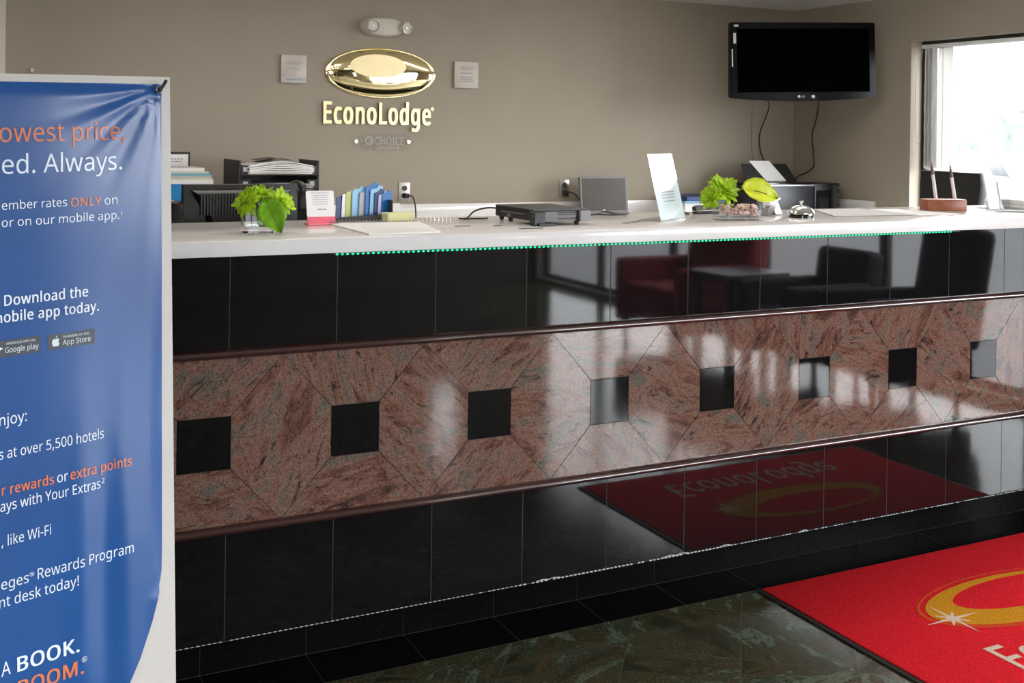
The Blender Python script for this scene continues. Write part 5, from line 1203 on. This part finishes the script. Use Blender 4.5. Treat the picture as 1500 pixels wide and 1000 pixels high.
b = NB(); box(b, (5.225, 5.63, 1.00), (5.275, 5.66, 1.185), .003, 1); s_ = obj('side_panel', b, DARKGREY, om)
b = NB()
for k in range(4): cyl(b, (5.262, 5.631, 1.03 + .045 * k), (5.262, 5.626, 1.03 + .045 * k), .006, seg=10)
obj('button', b, STEEL, s_)
b = NB(); box(b, (5.075, 5.52, .9702), (5.345, 5.92, .985), .002, 1); box(b, (5.075, 5.52, .985), (5.345, 5.66, .995)); obj('base_tray', b, BLACKPLASTIC, om)

# ---- television in the corner
n_t = Vector((-.287, -.958, 0)).normalized(); u_t = Vector((.958, -.287, 0)).normalized()
ro = math.radians(1.6); ut = u_t * math.cos(ro) + up * math.sin(ro); vt = up * math.cos(ro) - u_t * math.sin(ro)
tvc = Vector((4.785, 5.427, 1.978))
MTV = basis(tvc, ut, vt, n_t)
tv = thing('television', 'wall-mounted black flat television in the upper corner', 'television', tvc)
po = [(-.490, .243), (.476, .243), (.480, -.225)] + [(.47 - .94 * k / 16, -.232 - .020 * math.sin(PI * k / 16)) for k in range(17)] + [(-.497, -.225)]
b = NB(); prism(b, po, -.05, 0, MTV); bmesh.ops.recalc_face_normals(b, faces=b.faces[:])
bmesh.ops.bevel(b, geom=[e for e in b.edges if len(e.link_faces) == 2 and e.calc_face_angle(0) > 1.0], offset=.006, segments=2, affect='EDGES'); obj('housing', b, TVBLACK, tv)
b = NB(); prism(b, rrect(-.449, -.195, .434, .203, .003), 0, .0015, MTV); obj('screen', b, SCREENOFF, tv)
b = NB(); prism(b, rrect(-.40, -.18, .38, .19, .02), -.10, -.05, MTV); obj('rear_cover', b, BLACKPLASTIC, tv)
b = NB(); text(b, 'LG', -.032, -.229, .013, .024, .01, MTV @ Matrix.Translation((0, 0, .0012))); prism(b, ell(-.045, -.2225, .0085, .0085, 20), 0.0008, .0014, MTV); obj('logo', b, SILVER, tv)
b = NB(); prism(b, ell(.050, -.224, .012, .010, 20), 0, .003, MTV); obj('power_button', b, SILVER, tv)
b = NB(); box(b, (-.474, .11, 0), (-.456, .175, .0012), M=MTV); box(b, (-.486, -.035, 0), (-.478, .075, .0012), M=MTV); box(b, (-.470, .215, 0), (-.44, .227, .0012), M=MTV); obj('sticker', b, PAPERGREY, tv)
b = NB(); tube(b, [MTV @ Vector((0, .02, -.10)), Vector((5.05, 5.80, 1.99)), Vector((5.335, 6.17, 1.99))], .022, 12, False); box(b, (5.26, YB - .03, 1.86), (5.36, YB - .002, 2.12), .003, 1); obj('mount_arm', b, BLACKPLASTIC, tv)
b = NB(); tube(b, [MTV @ Vector((-.31, -.19, -.06)), (5.02, 6.05, 1.72), (5.049, 6.18, 1.52), (5.062, 6.185, 1.40), (5.09, 6.17, 1.30), (5.12, 6.12, .99)], .0042, 8); tag(obj('television_cable', b, BLACKPLASTIC), 'left black cable hanging from the television to the printer', 'cable')
b = NB(); tube(b, [(4.99, 6.192, 1.70), (4.985, 6.192, 1.50), (4.995, 6.192, 1.38), (5.03, 6.192, 1.26)], .0018, 6); tag(obj('television_cable', b, mat('taupe_cable', (.16, .13, .10), .6)), 'thin taupe wire against the wall left of the television cable', 'cable')
b = NB(); tube(b, [MTV @ Vector((.10, -.19, -.06)), (5.28, 5.85, 1.72), (5.335, 5.94, 1.60), (5.342, 5.978, 1.52), (5.342, 5.965, 1.40), (5.342, 5.96, 1.30), (5.335, 6.03, 1.25), (5.31, 6.11, 1.20), (5.25, 6.13, 1.0)], .0042, 8); tag(obj('television_cable', b, BLACKPLASTIC), 'right black cable hanging in bends on the right wall below television', 'cable')

# ---- vertical blind gathered at the left of the office window
vb = thing('vertical_blind', 'pale vertical blind slats gathered at the left side of the window', 'blind', (5.42, 4.93, 1.31))
b = NB(); box(b, (5.385, 3.66, 2.058), (5.44, 5.055, 2.082), .003, 1); obj('headrail', b, BLIND, vb)
sl = [(5.028, 1.15), (5.010, 1.0), (4.990, .85), (4.965, 1.1), (4.925, .55), (4.868, .10)]
for i, (y, a) in enumerate(sl):
    b = NB(); nseg = 8; wv = .090; ztop = 2.058; zb0 = 1.312
    rows = []
    for zi in range(13):
        q = zi / 12; z = ztop - (ztop - zb0) * q
        row = []
        for k in range(nseg + 1):
            s = (k / nseg - .5); zz = z
            if zi == 12: zz = z + .010 * abs(math.sin(s * 9 + i))
            dx = .012 * (1 - 4 * s * s); p = Vector((math.sin(a) * s * wv + math.cos(a) * dx, math.cos(a) * s * wv - math.sin(a) * dx, 0))
            row.append(Vector((5.413 + p.x, y + p.y + (.002 * math.sin(q * 40) * (k == 0)), zz)))
        rows.append(row)
    fr_ = [[b.verts.new(p) for p in r] for r in rows]; bk = [[b.verts.new(p + Vector((math.cos(a), -math.sin(a), 0)) * .0009) for p in r] for r in rows]
    for A, B in ((fr_, 0), (bk, 1)):
        for zi in range(12):
            for k in range(nseg): b.faces.new((A[zi][k], A[zi][k+1], A[zi+1][k+1], A[zi+1][k]))
    for zi in range(12):
        for k in (0, nseg): b.faces.new((fr_[zi][k], bk[zi][k], bk[zi+1][k], fr_[zi+1][k]))
    for k in range(nseg):
        for zi in (0, 12): b.faces.new((fr_[zi][k], fr_[zi][k+1], bk[zi][k+1], bk[zi][k]))
    obj('slat', b, BLIND, vb, ang=1.2)
b = NB(); tube(b, [(5.40, 5.05, 2.05), (5.385, 5.085, 1.9), (5.382, 5.09, 1.7), (5.385, 5.085, 1.5), (5.395, 5.06, 1.47)], .0016, 6); obj('pull_cord', b, PAPERGREY, vb)

# ---- black office chair by the window
oc = thing('office_chair', 'black leather chair back behind the wooden pen stand at the window', 'chair', (5.02, 4.55, 0))
b = NB(); Mo = basis(Vector((5.10, 4.56, 1.0)), Vector((0, -1, 0)), up, Vector((-1, 0, 0)))
po = [(-.21, .315), (.212, .316), (.222, .30), (.228, .25), (.222, .20), (.21, .13), (.19, .02), (.16, -.06), (-.16, -.06), (-.19, .02), (-.215, .13), (-.215, .25)]
loft(b, po, [(.96, -.05), (1, -.035), (1, .0), (.97, .012)], Mo); obj('backrest', b, ORGANIC, oc)
b = NB(); box(b, (4.66, 4.33, .44), (5.10, 4.79, .53), .035, 3); obj('seat', b, ORGANIC, oc)
b = NB(); tube(b, [(5.00, 4.56, .46), (5.13, 4.56, .50), (5.14, 4.56, .75), (5.125, 4.56, 1.0)], .022, 10); obj('back_bracket', b, BLACKPLASTIC, oc)
b = NB(); cyl(b, (4.88, 4.56, .12), (4.88, 4.56, .45), .028, seg=16); obj('gas_column', b, BLACKPLASTIC, oc)
for k in range(5):
    a = 2 * PI * k / 5 + .3; d = Vector((math.cos(a), math.sin(a), 0)); c = Vector((4.88, 4.56, .11))
    b = NB(); tube(b, [c, c + d * .15 + Vector((0, 0, -.01)), c + d * .27 + Vector((0, 0, -.045))], .016, 8); l_ = obj('leg', b, BLACKPLASTIC, oc)
    e = c + d * .27; sdv = d.cross(up); b = NB(); cyl(b, (e.x - sdv.x * .02, e.y - sdv.y * .02, .031), (e.x + sdv.x * .02, e.y + sdv.y * .02, .031), .03, seg=16); obj('caster', b, RUBBER, l_)

# ================================================================== LOBBY SEATS (seen in the polished counter)
def lounge_chair(name, label, mt, loc, rotz, w=.66, arms=True, hb=.80, group=None):
    r = thing(name, label, 'chair', (0, 0, 0), group)
    b = NB(); box(b, (-.32, -w/2 + .1, .20), (.30, w/2 - .1, .44), .035, 3); obj('seat', b, mt, r)
    b = NB(); box(b, (-.09, -w/2 + .04, .30), (.09, w/2 - .04, hb), .05, 3, M=Matrix.Translation((.28, 0, 0)) @ Matrix.Rotation(.16, 4, 'Y')); obj('backrest', b, mt, r)
    if arms:
        for s in (-1, 1):
            b = NB(); box(b, (-.32, s * (w/2 - .05) - .05, .14), (.34, s * (w/2 - .05) + .05, .60), .035, 3); obj('armrest', b, mt, r)
    for sx in (-.26, .28):
        for sy in (-1, 1):
            b = NB(); cyl(b, (sx, sy * (w/2 - .08), 0), (sx, sy * (w/2 - .08), .22), .018, .026, 10); obj('leg', b, WOOD, r)
    r.location = loc; r.rotation_euler = (0, 0, rotz); ORG[r.name] = Vector(loc)
    return r
lounge_chair('armchair', 'red armchair by the lobby window, reflected in the black tiles', REDFAB, (4.70, -.56, 0), 0, .84, True, .86)
lounge_chair('lounge_chair', 'low black lounge chair next to the small table, reflected in the tiles', BLACKFAB, (4.76, .62, 0), 0, .54, True, .80, 'black lobby chairs')
lounge_chair('lounge_chair', 'tall black lounge chair nearest the counter, reflected at right in the tiles', BLACKFAB, (4.90, 1.24, 0), .22, .58, True, 1.0, 'black lobby chairs')
tb = thing('side_table', 'square black side table between the red and black lobby chairs', 'table', (4.55, .22, 0))
b = NB(); box(b, (4.42, -.09, .56), (4.92, .33, .61), .006, 2); obj('top', b, BLACKPLASTIC, tb)
for x in (4.46, 4.88):
    for y in (-.05, .29):
        b = NB(); box(b, (x - .025, y - .025, 0), (x + .025, y + .025, .56), .003, 1); obj('leg', b, BLACKPLASTIC, tb)
